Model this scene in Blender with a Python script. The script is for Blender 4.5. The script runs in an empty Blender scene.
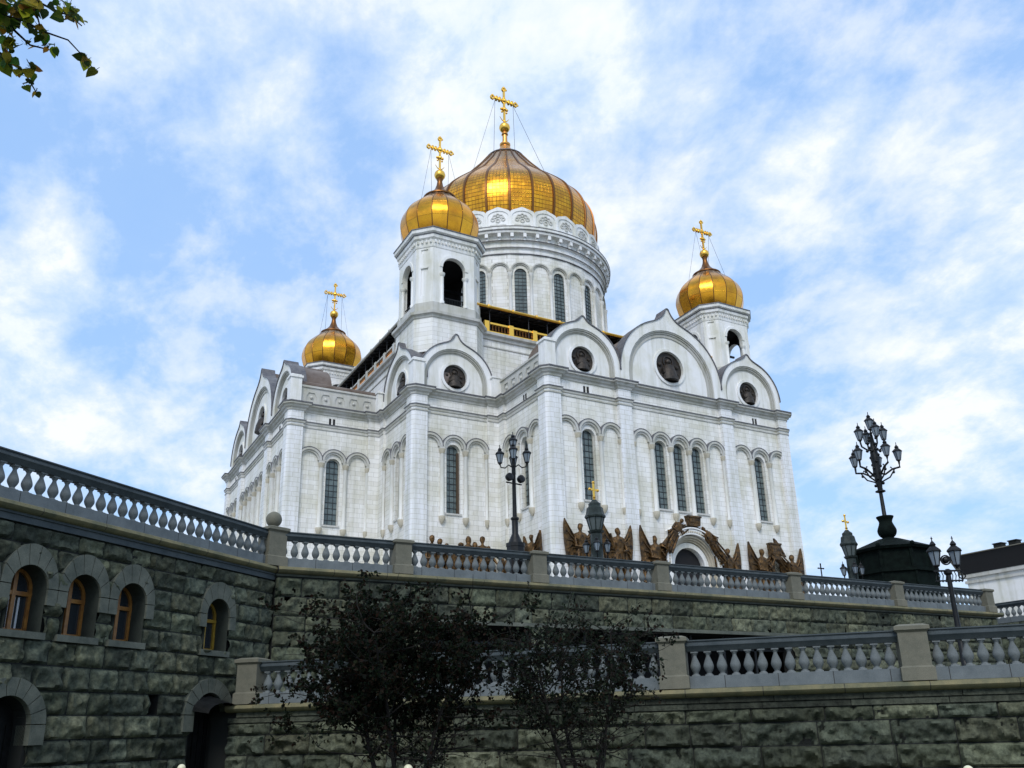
import bpy, bmesh, math, random
from mathutils import Vector, Matrix
from mathutils.geometry import tessellate_polygon
from mathutils import noise
sc = bpy.context.scene
PI = math.pi
random.seed(7)
# ------------------------------------------------------------------ camera
CX, CY, CZ = -57.772, -103.615, -10.428
cam = bpy.data.cameras.new('camera'); camo = bpy.data.objects.new('camera', cam)
sc.collection.objects.link(camo); sc.camera = camo
r_ = Vector((0.87716386, -0.47961717, -0.02347196)); u_ = Vector((-0.13476425, -0.29279521, 0.94663064)); f_ = Vector((0.46089278, 0.827187, 0.32146463))
M = Matrix.Identity(4)
for i in range(3):
    M[i][0] = r_[i]; M[i][1] = u_[i]; M[i][2] = -f_[i]
M[0][3], M[1][3], M[2][3] = CX, CY, CZ
camo.matrix_world = M
cam.sensor_width = 36; cam.lens = 865.604 * 36 / 1024; cam.shift_y = 50.838 / 1024
cam.clip_start = 0.1; cam.clip_end = 4000
def W(x, y, z): return Vector((CX + x, CY + y, CZ + z))
# ------------------------------------------------------------------ sky and light
SKYZ = 9.2
SUN_EL, SUN_AZ = 42.0, 218.0        # azimuth clockwise from +y
world = bpy.data.worlds.new('World'); sc.world = world; world.use_nodes = True
nt = world.node_tree; nt.nodes.clear()
def N(t, **k):
    n = nt.nodes.new(t)
    for a, b in k.items(): setattr(n, a, b)
    return n
out = N('ShaderNodeOutputWorld'); bg = N('ShaderNodeBackground'); bg.inputs[1].default_value = 0.115
sky = N('ShaderNodeTexSky', sky_type='NISHITA'); sky.sun_disc = False
sky.sun_elevation = math.radians(SUN_EL); sky.sun_rotation = math.radians(SUN_AZ); sky.air_density = 1.3; sky.dust_density = 0.6; sky.ozone_density = 2.5
tc = N('ShaderNodeTexCoord'); sep = N('ShaderNodeSeparateXYZ'); nt.links.new(tc.outputs['Generated'], sep.inputs[0])
def math_(op, a, b=None, c=None):
    n = N('ShaderNodeMath', operation=op)
    for i, v in enumerate((a, b, c)):
        if v is None: continue
        if isinstance(v, (int, float)): n.inputs[i].default_value = v
        else: nt.links.new(v, n.inputs[i])
    return n.outputs[0]
zz = math_('ADD', math_('MAXIMUM', sep.outputs[2], 0.0), 0.42)
px = math_('DIVIDE', sep.outputs[0], zz); py = math_('DIVIDE', sep.outputs[1], zz)
comb = N('ShaderNodeCombineXYZ'); nt.links.new(px, comb.inputs[0]); nt.links.new(py, comb.inputs[1])
mp = N('ShaderNodeMapping'); nt.links.new(comb.outputs[0], mp.inputs[0]); mp.inputs['Location'].default_value = (3.3, 1.2, 0); mp.inputs['Scale'].default_value = (1.0, 0.8, 1)
mp.inputs['Rotation'].default_value = (0, 0, math.radians(25))
def noise_(scale, detail, rough, dist=0.0, z=0.0):
    m2 = N('ShaderNodeMapping'); nt.links.new(mp.outputs[0], m2.inputs[0]); m2.inputs['Location'].default_value = (z * 3, z * 7, z)
    n = N('ShaderNodeTexNoise'); nt.links.new(m2.outputs[0], n.inputs['Vector'])
    n.inputs['Scale'].default_value = scale; n.inputs['Detail'].default_value = detail; n.inputs['Roughness'].default_value = rough; n.inputs['Distortion'].default_value = dist
    return n.outputs[0]
def ramp_(src, stops):
    n = N('ShaderNodeValToRGB'); nt.links.new(src, n.inputs[0]); cr = n.color_ramp
    while len(cr.elements) < len(stops): cr.elements.new(0.5)
    for e, (p, c) in zip(cr.elements, stops): e.position = p; e.color = (*c, 1) if len(c) == 3 else c
    return n.outputs[0]
n1 = noise_(2.6, 6, 0.55, 0.1, SKYZ); n2 = noise_(8.5, 8, 0.62, 0.1, 3.1); n3 = noise_(0.8, 4, 0.5, 0.2, 5.7)
cover = math_('ADD', math_('MULTIPLY', n1, 0.56), math_('MULTIPLY', n2, 0.44))
mask = ramp_(cover, [(0.41, (0.08, 0.08, 0.08)), (0.475, (0.46, 0.46, 0.46)), (0.52, (0.66, 0.66, 0.66)), (0.575, (0.97, 0.97, 0.97))])
shade = ramp_(math_('ADD', math_('MULTIPLY', n2, 0.55), math_('MULTIPLY', n3, 0.45)), [(0.40, (4.6, 5.9, 8.2)), (0.5, (5.9, 6.9, 8.3)), (0.60, (7.6, 7.9, 8.2))])
# veil of thin high cloud everywhere keeps the blue pale
veil = N('ShaderNodeMixRGB'); veil.inputs[0].default_value = 0.66
sk2 = N('ShaderNodeMixRGB', blend_type='MULTIPLY'); sk2.inputs[0].default_value = 1; sk2.inputs[2].default_value = (0.94, 1.03, 1.02, 1)
nt.links.new(sky.outputs[0], sk2.inputs[1]); nt.links.new(sk2.outputs[0], veil.inputs[1]); veil.inputs[2].default_value = (3.3, 5.5, 9.5, 1)
mix = N('ShaderNodeMixRGB'); nt.links.new(mask, mix.inputs[0]); nt.links.new(veil.outputs[0], mix.inputs[1]); nt.links.new(shade, mix.inputs[2])
nt.links.new(mix.outputs[0], bg.inputs[0]); nt.links.new(bg.outputs[0], out.inputs[0])
sl = bpy.data.lights.new('sun', 'SUN'); sl.energy = 1.5; sl.angle = math.radians(22); sl.color = (1, 0.96, 0.9)
so = bpy.data.objects.new('sun', sl); sc.collection.objects.link(so)
az, el = math.radians(SUN_AZ), math.radians(SUN_EL)
sd = Vector((math.sin(az) * math.cos(el), math.cos(az) * math.cos(el), math.sin(el)))
so.rotation_euler = sd.to_track_quat('Z', 'Y').to_euler()
sc.view_settings.view_transform = 'Standard'; sc.view_settings.look = 'None'; sc.view_settings.exposure = 0.2; sc.view_settings.gamma = 1
# ------------------------------------------------------------------ materials
def mat(name, col, rough=0.7, metal=0.0, spec=0.4):
    m = bpy.data.materials.new(name); m.use_nodes = True; b = m.node_tree.nodes['Principled BSDF']
    b.inputs['Base Color'].default_value = (*col, 1); b.inputs['Roughness'].default_value = rough; b.inputs['Metallic'].default_value = metal
    b.inputs['Specular IOR Level'].default_value = spec
    return m
class NT:
    def __init__(s, m): s.t = m.node_tree; s.b = s.t.nodes['Principled BSDF']; s.tc = s.t.nodes.new('ShaderNodeTexCoord').outputs['Object']
    def n(s, t, ins=None, **k):
        n = s.t.nodes.new(t)
        for a, b in k.items(): setattr(n, a, b)
        for a, b in (ins or {}).items():
            if isinstance(b, bpy.types.NodeSocket): s.t.links.new(b, n.inputs[a])
            else: n.inputs[a].default_value = b
        return n
    def noise(s, scale, detail=5, rough=0.6, vec=None, sc3=None):
        v = vec or s.tc
        if sc3: v = s.n('ShaderNodeMapping', {0: v, 'Scale': sc3}).outputs[0]
        return s.n('ShaderNodeTexNoise', {'Vector': v, 'Scale': scale, 'Detail': detail, 'Roughness': rough}).outputs[0]
    def ramp(s, src, stops):
        n = s.n('ShaderNodeValToRGB', {0: src}); cr = n.color_ramp
        while len(cr.elements) < len(stops): cr.elements.new(0.5)
        for e, (p, c) in zip(cr.elements, stops): e.position = p; e.color = (*c, 1)
        return n.outputs[0]
    def mix(s, f, a, b, mode='MIX'):
        n = s.n('ShaderNodeMixRGB', blend_type=mode)
        for i, v in enumerate((f, a, b)):
            if isinstance(v, bpy.types.NodeSocket): s.t.links.new(v, n.inputs[i])
            elif isinstance(v, (int, float)): n.inputs[i].default_value = v
            else: n.inputs[i].default_value = (*v, 1)
        return n.outputs[0]
    def bump(s, h, strength, dist=0.02):
        n = s.n('ShaderNodeBump', {'Height': h, 'Strength': strength, 'Distance': dist}); s.t.links.new(n.outputs[0], s.b.inputs['Normal'])
    def base(s, c): s.t.links.new(c, s.b.inputs['Base Color'])
    def rough(s, c): s.t.links.new(c, s.b.inputs['Roughness'])
def marble(name, blocks=True, a=(0.87, 0.865, 0.85), bcol=(0.74, 0.725, 0.68)):
    m = mat(name, a, 0.55, 0, 0.3); t = NT(m)
    st = t.ramp(t.noise(0.22, 6, 0.65), [(0.36, (0.84, 0.83, 0.74)), (0.55, (1, 1, 1))])
    streak = t.ramp(t.noise(1.0, 5, 0.6, sc3=(1.2, 1.2, 0.09)), [(0.36, (0.80, 0.80, 0.75)), (0.54, (1, 1, 1))])
    c = t.mix(1.0, st, streak, 'MULTIPLY'); c = t.mix(1.0, c, a, 'MULTIPLY')
    if blocks:
        sp = t.n('ShaderNodeSeparateXYZ', {0: t.tc}); uu = t.n('ShaderNodeMath', {0: sp.outputs[0], 1: sp.outputs[1]}, operation='ADD').outputs[0]
        uv = t.n('ShaderNodeCombineXYZ', {0: uu, 1: sp.outputs[2]}).outputs[0]
        br = t.n('ShaderNodeTexBrick', {'Vector': uv, 'Color1': (*a, 1), 'Color2': (bcol[0], bcol[1], bcol[2], 1), 'Mortar': (0.58, 0.57, 0.54, 1), 'Scale': 1.0, 'Mortar Size': 0.022, 'Mortar Smooth': 0.3, 'Bias': -0.3, 'Brick Width': 1.15, 'Row Height': 0.52})
        c = t.mix(1.0, br.outputs[0], t.mix(1.0, st, streak, 'MULTIPLY'), 'MULTIPLY')
        t.bump(br.outputs[1], -0.25, 0.02)
    t.base(c); return m
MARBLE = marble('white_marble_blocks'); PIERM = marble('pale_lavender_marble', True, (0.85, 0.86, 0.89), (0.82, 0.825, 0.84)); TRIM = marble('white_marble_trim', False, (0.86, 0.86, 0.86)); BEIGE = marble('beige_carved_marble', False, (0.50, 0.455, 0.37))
MOULD = marble('shadow_toned_marble_moulding', False, (0.57, 0.565, 0.54)); ARCHI = marble('grey_archivolt_marble', False, (0.50, 0.495, 0.465)); OCHRE = marble('carved_sandy_marble', False, (0.63, 0.58, 0.48))  # MOULD is greyish marble darkened to paint in the cornices' shadow lines
def gold_mat(name, kind, n=28):
    m = mat(name, (1.0, 0.56, 0.10), 0.22, 1.0); t = NT(m)
    sp = t.n('ShaderNodeSeparateXYZ', {0: t.tc}); an = t.n('ShaderNodeMath', {0: sp.outputs[1], 1: sp.outputs[0]}, operation='ARCTAN2').outputs[0]
    k = (n * 6 if kind == 'main' else n) / (2 * PI)
    uu = t.n('ShaderNodeMath', {0: an, 1: k}, operation='MULTIPLY').outputs[0]
    uv = t.n('ShaderNodeCombineXYZ', {0: uu, 1: sp.outputs[2]}).outputs[0]
    br = t.n('ShaderNodeTexBrick', {'Vector': uv, 'Color1': (0.90, 0.43, 0.035, 1), 'Color2': (0.66, 0.29, 0.022, 1), 'Mortar': (0.12, 0.05, 0.015, 1), 'Scale': 1.0, 'Mortar Size': 0.05 if kind == 'main' else 0.015, 'Brick Width': 1.0, 'Row Height': 0.62 if kind == 'main' else 1.9, 'Bias': -0.2}, offset=0.0)
    c = t.mix(t.ramp(t.noise(0.5, 4), [(0.38, (0, 0, 0)), (0.66, (0.75, 0.75, 0.75))]), br.outputs[0], (0.48, 0.20, 0.03))
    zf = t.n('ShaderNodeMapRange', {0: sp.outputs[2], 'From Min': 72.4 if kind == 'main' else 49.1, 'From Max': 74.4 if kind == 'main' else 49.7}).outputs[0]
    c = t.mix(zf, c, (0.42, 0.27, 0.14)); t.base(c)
    wob = t.n('ShaderNodeTexWhiteNoise', {'Vector': t.n('ShaderNodeVectorMath', {0: uv, 1: (1, 1.613, 1)}, operation='MULTIPLY').outputs[0]})
    t.bump(t.mix(0.5, br.outputs[1], t.noise(1.2, 2)), 0.35, 0.06)
    t.rough(t.ramp(t.noise(0.9, 5), [(0.3, (0.14, 0.14, 0.14)), (0.7, (0.36, 0.36, 0.36))]))
    return m
GOLDM = gold_mat('gilded_panels_main', 'main'); GOLDS = gold_mat('gilded_panels_small', 'small', 16)
GOLD = mat('polished_gilding', (0.95, 0.56, 0.10), 0.3, 1.0); RIBM = mat('darker_gilded_rib', (0.20, 0.09, 0.03), 0.4, 1.0)
def noisy(name, c1, c2, scale, rough=0.7, metal=0, bump=0.3, bd=0.02, detail=6):
    m = mat(name, c1, rough, metal); t = NT(m); n = t.noise(scale, detail); t.base(t.ramp(n, [(0.35, c1), (0.65, c2)])); t.bump(n, bump, bd); return m
COPPER = noisy('aged_copper_sheet', (0.12, 0.085, 0.065), (0.20, 0.16, 0.135), 0.8, 0.5, 0.3)
FLASH = noisy('lead_flashing_shadow_tone', (0.10, 0.10, 0.115), (0.17, 0.165, 0.17), 1.5, 0.5, 0.2)  # lead flashing; its dark lines also paint in shadow along the mouldings
BRONZE = noisy('patinated_bronze', (0.165, 0.088, 0.027), (0.018, 0.014, 0.010), 2.6, 0.42, 0.5, 1.0, 0.12)
DBRONZE = noisy('dark_relief_bronze', (0.055, 0.042, 0.032), (0.02, 0.018, 0.016), 2.5, 0.5, 0.3, 0.8, 0.08)
IRON = noisy('black_cast_iron', (0.006, 0.007, 0.008), (0.014, 0.015, 0.016), 5, 0.45, 0.4)
GREENM = noisy('dark_green_metal', (0.002, 0.004, 0.0035), (0.005, 0.010, 0.008), 3, 0.8, 0.0)
GREENM.node_tree.nodes['Principled BSDF'].inputs['Specular IOR Level'].default_value = 0.08
PILG = noisy('grey_green_bronze', (0.010, 0.016, 0.014), (0.028, 0.040, 0.036), 4, 0.5, 0.3)
LGLASS = mat('milky_lantern_glass', (0.20, 0.24, 0.28), 0.15)
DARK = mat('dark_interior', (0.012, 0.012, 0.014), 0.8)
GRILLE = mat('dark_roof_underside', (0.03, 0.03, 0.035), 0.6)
def glass_mat():
    m = mat('leaded_window_glass', (0.055, 0.08, 0.085), 0.12, 0, 0.6); t = NT(m)
    t.base(t.ramp(t.noise(0.9, 3), [(0.3, (0.06, 0.085, 0.085)), (0.7, (0.15, 0.19, 0.185))])); t.bump(t.noise(2.5, 2), 0.25, 0.05); return m
WGLASS = glass_mat(); LEAD = mat('black_window_lattice', (0.02, 0.022, 0.025), 0.5)
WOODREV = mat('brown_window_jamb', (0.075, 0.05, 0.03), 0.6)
# foreground stones
def rock():
    m = mat('rough_hewn_granite', (0.08, 0.09, 0.08), 0.85, 0, 0.25); t = NT(m)
    at = t.n('ShaderNodeAttribute', attribute_name='tint').outputs[0]
    g = t.ramp(t.noise(7.0, 9, 0.72), [(0.34, (0.36, 0.38, 0.36)), (0.64, (1.5, 1.5, 1.4))])
    c = t.mix(1.0, at, g, 'MULTIPLY')
    stain = t.ramp(t.noise(0.45, 7, 0.65, sc3=(1, 1, 0.6)), [(0.34, (0.48, 0.53, 0.54)), (0.52, (1.05, 1.05, 1.0))])
    c = t.mix(1.0, c, stain, 'MULTIPLY')
    c = t.mix(t.ramp(t.noise(1.3, 5, 0.7), [(0.60, (0, 0, 0)), (0.74, (0.35, 0.35, 0.35))]), c, (0.055, 0.06, 0.028))
    eff = t.ramp(t.noise(1.1, 6, 0.7, sc3=(2.2, 2.2, 0.35)), [(0.70, (0, 0, 0)), (0.80, (0.6, 0.6, 0.6))])
    c = t.mix(eff, c, (0.33, 0.34, 0.35))
    t.base(c); t.bump(t.noise(16, 8, 0.7), 0.8, 0.03); return m
ROCK = rock(); JOINT = mat('dark_wall_joint', (0.012, 0.014, 0.013), 0.9)
def stone(name, c1, c2, joints=0, rough=0.75):
    m = mat(name, c1, rough, 0, 0.3); t = NT(m)
    c = t.ramp(t.noise(1.6, 7, 0.7), [(0.32, c1), (0.68, c2)])
    sp = t.ramp(t.noise(60, 3, 0.8), [(0.3, (0.7, 0.7, 0.7)), (0.7, (1.15, 1.15, 1.15))]); c = t.mix(1.0, c, sp, 'MULTIPLY')
    if joints:
        spx = t.n('ShaderNodeSeparateXYZ', {0: t.tc}); w = t.n('ShaderNodeMath', {0: spx.outputs[0], 1: joints}, operation='MODULO').outputs[0]
        w = t.n('ShaderNodeMath', {0: t.n('ShaderNodeMath', {0: w}, operation='ABSOLUTE').outputs[0], 1: 0.018}, operation='LESS_THAN').outputs[0]
        c = t.mix(w, c, (0.03, 0.03, 0.03))
    t.base(c); t.bump(t.noise(25, 6, 0.7), 0.25, 0.01); return m
GRAN = stone('blue_grey_granite', (0.11, 0.13, 0.14), (0.18, 0.205, 0.215), 1.3); GRANR = stone('dark_grey_granite_rail', (0.045, 0.06, 0.068), (0.09, 0.108, 0.115))
BALU = stone('grey_baluster_granite', (0.10, 0.12, 0.125), (0.22, 0.24, 0.245)); TAN = stone('tan_pedestal_stone', (0.13, 0.13, 0.10), (0.20, 0.19, 0.145))
COPE = stone('lichened_coping_stone', (0.10, 0.11, 0.07), (0.26, 0.225, 0.12), 1.9); VOUS = stone('pale_arch_stone', (0.060, 0.072, 0.060), (0.150, 0.160, 0.130))
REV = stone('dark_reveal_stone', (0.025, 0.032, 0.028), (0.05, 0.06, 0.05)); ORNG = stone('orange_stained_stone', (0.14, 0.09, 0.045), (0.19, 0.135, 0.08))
WOOD = noisy('varnished_orange_wood', (0.32, 0.15, 0.035), (0.20, 0.085, 0.022), 6, 0.35)
WOODY = noisy('yellow_painted_wood', (0.36, 0.24, 0.03), (0.26, 0.15, 0.025), 6, 0.4)
PANE = mat('dark_pane_glass', (0.02, 0.025, 0.03), 0.05, 0, 0.9)
BARK = noisy('dark_bark', (0.008, 0.007, 0.006), (0.018, 0.015, 0.012), 9, 1.0, 0, 0.6)
def leafm(name, a, b, rough=0.6, spec=0.12):
    m = mat(name, a, rough, 0, spec); t = NT(m); at = t.n('ShaderNodeAttribute', attribute_name='tint').outputs[0]
    t.base(at)
    tr = t.n('ShaderNodeBsdfTranslucent', {0: at}); mx = t.n('ShaderNodeMixShader', {0: 0.45, 1: t.b.outputs[0], 2: tr.outputs[0]})
    t.t.links.new(mx.outputs[0], t.t.nodes['Material Output'].inputs[0]); return m
LEAF = leafm('shrub_leaf', (0.03, 0.03, 0.02), None); LEAF2 = leafm('linden_leaf', (0.03, 0.03, 0.02), None)
def groundm(name, c1, c2, s): return noisy(name, c1, c2, s, 0.9, 0, 0.4)
GRASS = groundm('lawn_ground', (0.03, 0.045, 0.015), (0.06, 0.07, 0.03), 2.0); PAVE = groundm('grey_paving', (0.20, 0.20, 0.19), (0.27, 0.265, 0.25), 1.0)
PATHM = groundm('dark_path_paving', (0.08, 0.08, 0.08), (0.12, 0.12, 0.115), 2.0)
# ------------------------------------------------------------------ mesh helpers
class MB:
    def __init__(s): s.v = []; s.f = []; s.m = []; s.cur = 0; s.T = Matrix.Identity(4); s.tint = []; s.ct = None
    def add(s, vs, fs):
        o = len(s.v); s.v += [tuple(s.T @ Vector(p)) for p in vs]
        for f in fs: s.f.append(tuple(i + o for i in f)); s.m.append(s.cur); s.tint.append(s.ct)
        return s
    def box(s, x0, x1, y0, y1, z0, z1):
        return s.add([(x0, y0, z0), (x1, y0, z0), (x1, y1, z0), (x0, y1, z0), (x0, y0, z1), (x1, y0, z1), (x1, y1, z1), (x0, y1, z1)],
                     [(0, 3, 2, 1), (4, 5, 6, 7), (0, 1, 5, 4), (1, 2, 6, 5), (2, 3, 7, 6), (3, 0, 4, 7)])
    def prism(s, poly, z0, z1, top=None):      # poly in xy
        n = len(poly); q = top or poly
        return s.add([(x, y, z0) for x, y in poly] + [(x, y, z1) for x, y in q], [tuple(range(n))[::-1], tuple(range(n, 2 * n))] + [(i, (i + 1) % n, n + (i + 1) % n, n + i) for i in range(n)])
    def plate(s, outer, holes, y0, y1, back=True, sides=True):   # loops in (x,z); front at y0
        loops = [outer] + list(holes); flat = [p for l in loops for p in l]
        tris = tessellate_polygon([[Vector((a, b, 0)) for a, b in l] for l in loops])
        s.add([(a, y0, b) for a, b in flat], [tuple(t) for t in tris])
        if back: s.add([(a, y1, b) for a, b in flat], [tuple(t)[::-1] for t in tris])
        if sides:
            for l in loops:
                n = len(l); s.add([(a, y0, b) for a, b in l] + [(a, y1, b) for a, b in l], [(i, (i + 1) % n, n + (i + 1) % n, n + i) for i in range(n)])
        return s
    def lathe(s, prof, n=24, cx=0, cy=0, a0=0, lobes=0, lob=0.0, flute=None):
        vs = []
        for r, z in prof:
            for k in range(n):
                a = a0 + 2 * PI * k / n; rr = r * (1 + lob * (abs(math.sin(a * lobes / 2)) - 0.6)) if lobes > 0 else r
                if lobes < 0: st = 2 * PI / -lobes; rr = r * math.cos(st / 2) / math.cos((a % st) - st / 2)
                vs.append((cx + rr * math.cos(a), cy + rr * math.sin(a), z))
        m = len(prof); fs = [(j * n + k, j * n + (k + 1) % n, (j + 1) * n + (k + 1) % n, (j + 1) * n + k) for j in range(m - 1) for k in range(n)]
        if prof[0][0] > 1e-4: fs.append(tuple(range(n))[::-1])
        if prof[-1][0] > 1e-4: fs.append(tuple(range((m - 1) * n, m * n)))
        return s.add(vs, fs)
    def tube(s, pts, r, n=6, r1=None):
        pts = [Vector(p) for p in pts]; m = len(pts); vs = []; r1 = r if r1 is None else r1
        for i, p in enumerate(pts):
            d = (pts[min(i + 1, m - 1)] - pts[max(i - 1, 0)]).normalized(); a = d.cross(Vector((0, 0, 1)))
            if a.length < 1e-3: a = Vector((1, 0, 0))
            a.normalize(); b = d.cross(a); rr = r + (r1 - r) * i / (m - 1)
            for k in range(n):
                t = 2 * PI * k / n; vs.append(tuple(p + a * rr * math.cos(t) + b * rr * math.sin(t)))
        fs = [(j * n + k, j * n + (k + 1) % n, (j + 1) * n + (k + 1) % n, (j + 1) * n + k) for j in range(m - 1) for k in range(n)] + [tuple(range(n))[::-1], tuple(range((m - 1) * n, m * n))]
        return s.add(vs, fs)
    def ball(s, c, r, n=10, sz=1.0, rnd=0.0):
        prof = [(r * math.sin(PI * k / (n - 1)), c[2] - r * sz * math.cos(PI * k / (n - 1))) for k in range(n)]
        prof[0] = (1e-5, prof[0][1]); prof[-1] = (1e-5, prof[-1][1])
        return s.lathe(prof, max(8, n), c[0], c[1])
    def sweep(s, path, prof, closed=True):      # path xy with outward = left of travel; prof (n,z) going up
        P = [Vector(p) for p in path]; n = len(P); vs = []
        for i, p in enumerate(P):
            if closed or 0 < i < n - 1:
                d0 = (p - P[i - 1]).normalized(); d1 = (P[(i + 1) % n] - p).normalized()
            else: d0 = d1 = ((P[1] - P[0]) if i == 0 else (P[-1] - P[-2])).normalized()
            n0 = Vector((-d0.y, d0.x)); n1 = Vector((-d1.y, d1.x)); b = (n0 + n1)
            if b.length < 1e-3: b = n0
            b.normalize(); k = 1 / max(0.35, b.dot(n0))
            for o, z in prof: vs.append((p.x + b.x * o * k, p.y + b.y * o * k, z))
        m = len(prof); fs = []
        for i in range(n if closed else n - 1):
            j = (i + 1) % n
            for k in range(m - 1): fs.append((i * m + k, j * m + k, j * m + k + 1, i * m + k + 1))
        if not closed: fs += [tuple(range(m)), tuple(range((n - 1) * m, n * m))[::-1]]
        return s.add(vs, fs)
    def mesh(s, name, mats, smooth=None):
        me = bpy.data.meshes.new(name); me.from_pydata(s.v, [], s.f)
        for m_ in (mats if isinstance(mats, (list, tuple)) else [mats]): me.materials.append(m_)
        me.polygons.foreach_set('material_index', s.m)
        if any(t is not None for t in s.tint):
            at = me.color_attributes.new('tint', 'FLOAT_COLOR', 'CORNER'); col = []
            for p, t in zip(me.polygons, s.tint): col += list((*(t or (0.1, 0.1, 0.1)), 1)) * p.loop_total
            at.data.foreach_set('color', col)
        else:
            bm = bmesh.new(); bm.from_mesh(me); bmesh.ops.recalc_face_normals(bm, faces=bm.faces); bm.to_mesh(me); bm.free()
        if smooth is not None:
            me.polygons.foreach_set('use_smooth', [True] * len(me.polygons)); me.set_sharp_from_angle(angle=math.radians(smooth))
        me.update(); return me
def obj(name, mb, mats=None, parent=None, loc=(0, 0, 0), rz=0, smooth=None):
    me = mb.mesh(name, mats, smooth) if isinstance(mb, MB) else mb
    o = bpy.data.objects.new(name, me); sc.collection.objects.link(o); o.location = loc; o.rotation_euler = (0, 0, rz)
    if parent: o.parent = parent
    return o
def empty(name, loc=(0, 0, 0), rz=0, parent=None):
    o = bpy.data.objects.new(name, None); sc.collection.objects.link(o); o.location = loc; o.rotation_euler = (0, 0, rz); o.empty_display_size = 0.3
    if parent: o.parent = parent
    return o
def tag(o, label=None, cat=None, group=None, kind=None):
    if label: o['label'] = label
    if cat: o['category'] = cat
    if group: o['group'] = group
    if kind: o['kind'] = kind
    return o
def copy_tree(o, parent=None, loc=None, rz=None, s=None):
    c = o.copy(); sc.collection.objects.link(c)
    if parent: c.parent = parent
    if loc is not None: c.location = loc
    if rz is not None: c.rotation_euler = (0, 0, rz)
    if s is not None: c.scale = s
    for ch in list(o.children): copy_tree(ch, c)
    return c
def arch(cx, hw, z0, zs, n=12, rz=None):        # arched opening loop: jambs from z0 to springing zs, semicircle (or ellipse) above
    rz = rz or hw
    return [(cx - hw, z0)] + [(cx - hw * math.cos(PI * k / n), zs + rz * math.sin(PI * k / n)) for k in range(n + 1)] + [(cx + hw, z0)]
def ring(mb, cx, zs, ro, ri, y0, y1, a0=0, a1=180, n=16, rzo=None, rzi=None, gap=0):
    rzo = rzo or ro; rzi = rzi or ri; m = n
    A = [math.radians(a0 + (a1 - a0) * k / m) for k in range(m + 1)]
    o = [(cx + ro * math.cos(a), zs + rzo * math.sin(a)) for a in A]; i = [(cx + ri * math.cos(a), zs + rzi * math.sin(a)) for a in A]
    full = abs(a1 - a0) >= 359.9; vs = []
    for p, q in zip(o, i): vs += [(p[0], y0, p[1]), (q[0], y0, q[1]), (q[0], y1, q[1]), (p[0], y1, p[1])]
    fs = []
    for k in range(m):
        b, c = 4 * k, 4 * k + 4
        for j in range(4): fs.append((b + j, c + j, c + (j + 1) % 4, b + (j + 1) % 4))
    if not full: fs += [(0, 1, 2, 3), (4 * m + 3, 4 * m + 2, 4 * m + 1, 4 * m)]
    mb.add(vs, fs)
# ------------------------------------------------------------------ ground and terraces (setting)
g = MB(); g.add([(-900, -400, 0), (1300, -400, 0), (1300, 1600, 0), (-900, 1600, 0)], [(0, 1, 2, 3)])
tag(obj('ground', g, GRASS, loc=(0, 0, CZ - 1.6)), kind='structure')
p0 = W(-4, 3, -1.596)
g = MB(); g.add([tuple(W(-12, 1.5, -1.595)), tuple(W(26, -2, -1.595)), tuple(W(26, 3, -1.595)), tuple(W(3, 17, -1.595)), tuple(W(-3, 12, -1.595))], [(0, 1, 2, 3, 4)])
tag(obj('path', g, PATHM), kind='structure')
TZ = CZ + 5.32          # upper terrace level
A_ = W(7.0, 29.1, 0); ED = Vector((-8.13, -6.6, 0)).normalized()
def Lw(s, z=0, n=0):     # point on the left wall: s metres from the corner, n proud of the face
    nn = Vector((-ED.y, ED.x, 0)); nn = nn if nn.y < 0 else -nn
    return Vector((A_.x, A_.y, CZ + z)) + ED * s + nn * n
a = Lw(16, 5.32, -.5); b = Lw(0, 5.32, -.5)
g = MB(); g.add([(a.x, a.y, TZ), (b.x, b.y, TZ), (CX + 45.2, CY + 29.4, TZ), (CX + 45.2, CY + 170, TZ), (-140, CY + 170, TZ), (-140, a.y, TZ)], [(0, 1, 2, 3, 4, 5)])
g.add([(CX + 45.2, CY + 44, TZ), (CX + 130, CY + 30, TZ), (CX + 130, CY + 170, TZ), (CX + 45.2, CY + 170, TZ)], [(0, 1, 2, 3)])
tag(obj('terrace_paving', g, PAVE), kind='structure')
LZ = CZ + 0.86
L0 = W(5.55, 27.47, 0); LD = Vector((1, -1, 0)).normalized()
g = MB(); q0 = L0 + LD * -.3; q1 = L0 + LD * 32
g.add([(q0.x + .3, q0.y + .3, LZ), (q1.x + .3, q1.y + .3, LZ), (CX + 60, q1.y + .3, LZ), (CX + 60, CY + 28.9, LZ), (CX + 6.9, CY + 28.9, LZ)], [(0, 1, 2, 3, 4)])
g.add([(CX + 44.9, CY + 28.9, LZ), (CX + 60, CY + 28.9, LZ), (CX + 60, CY + 46, LZ), (CX + 44.9, CY + 46, LZ)], [(0, 1, 2, 3)])
tag(obj('lower_walk', g, PATHM), kind='structure')
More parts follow.
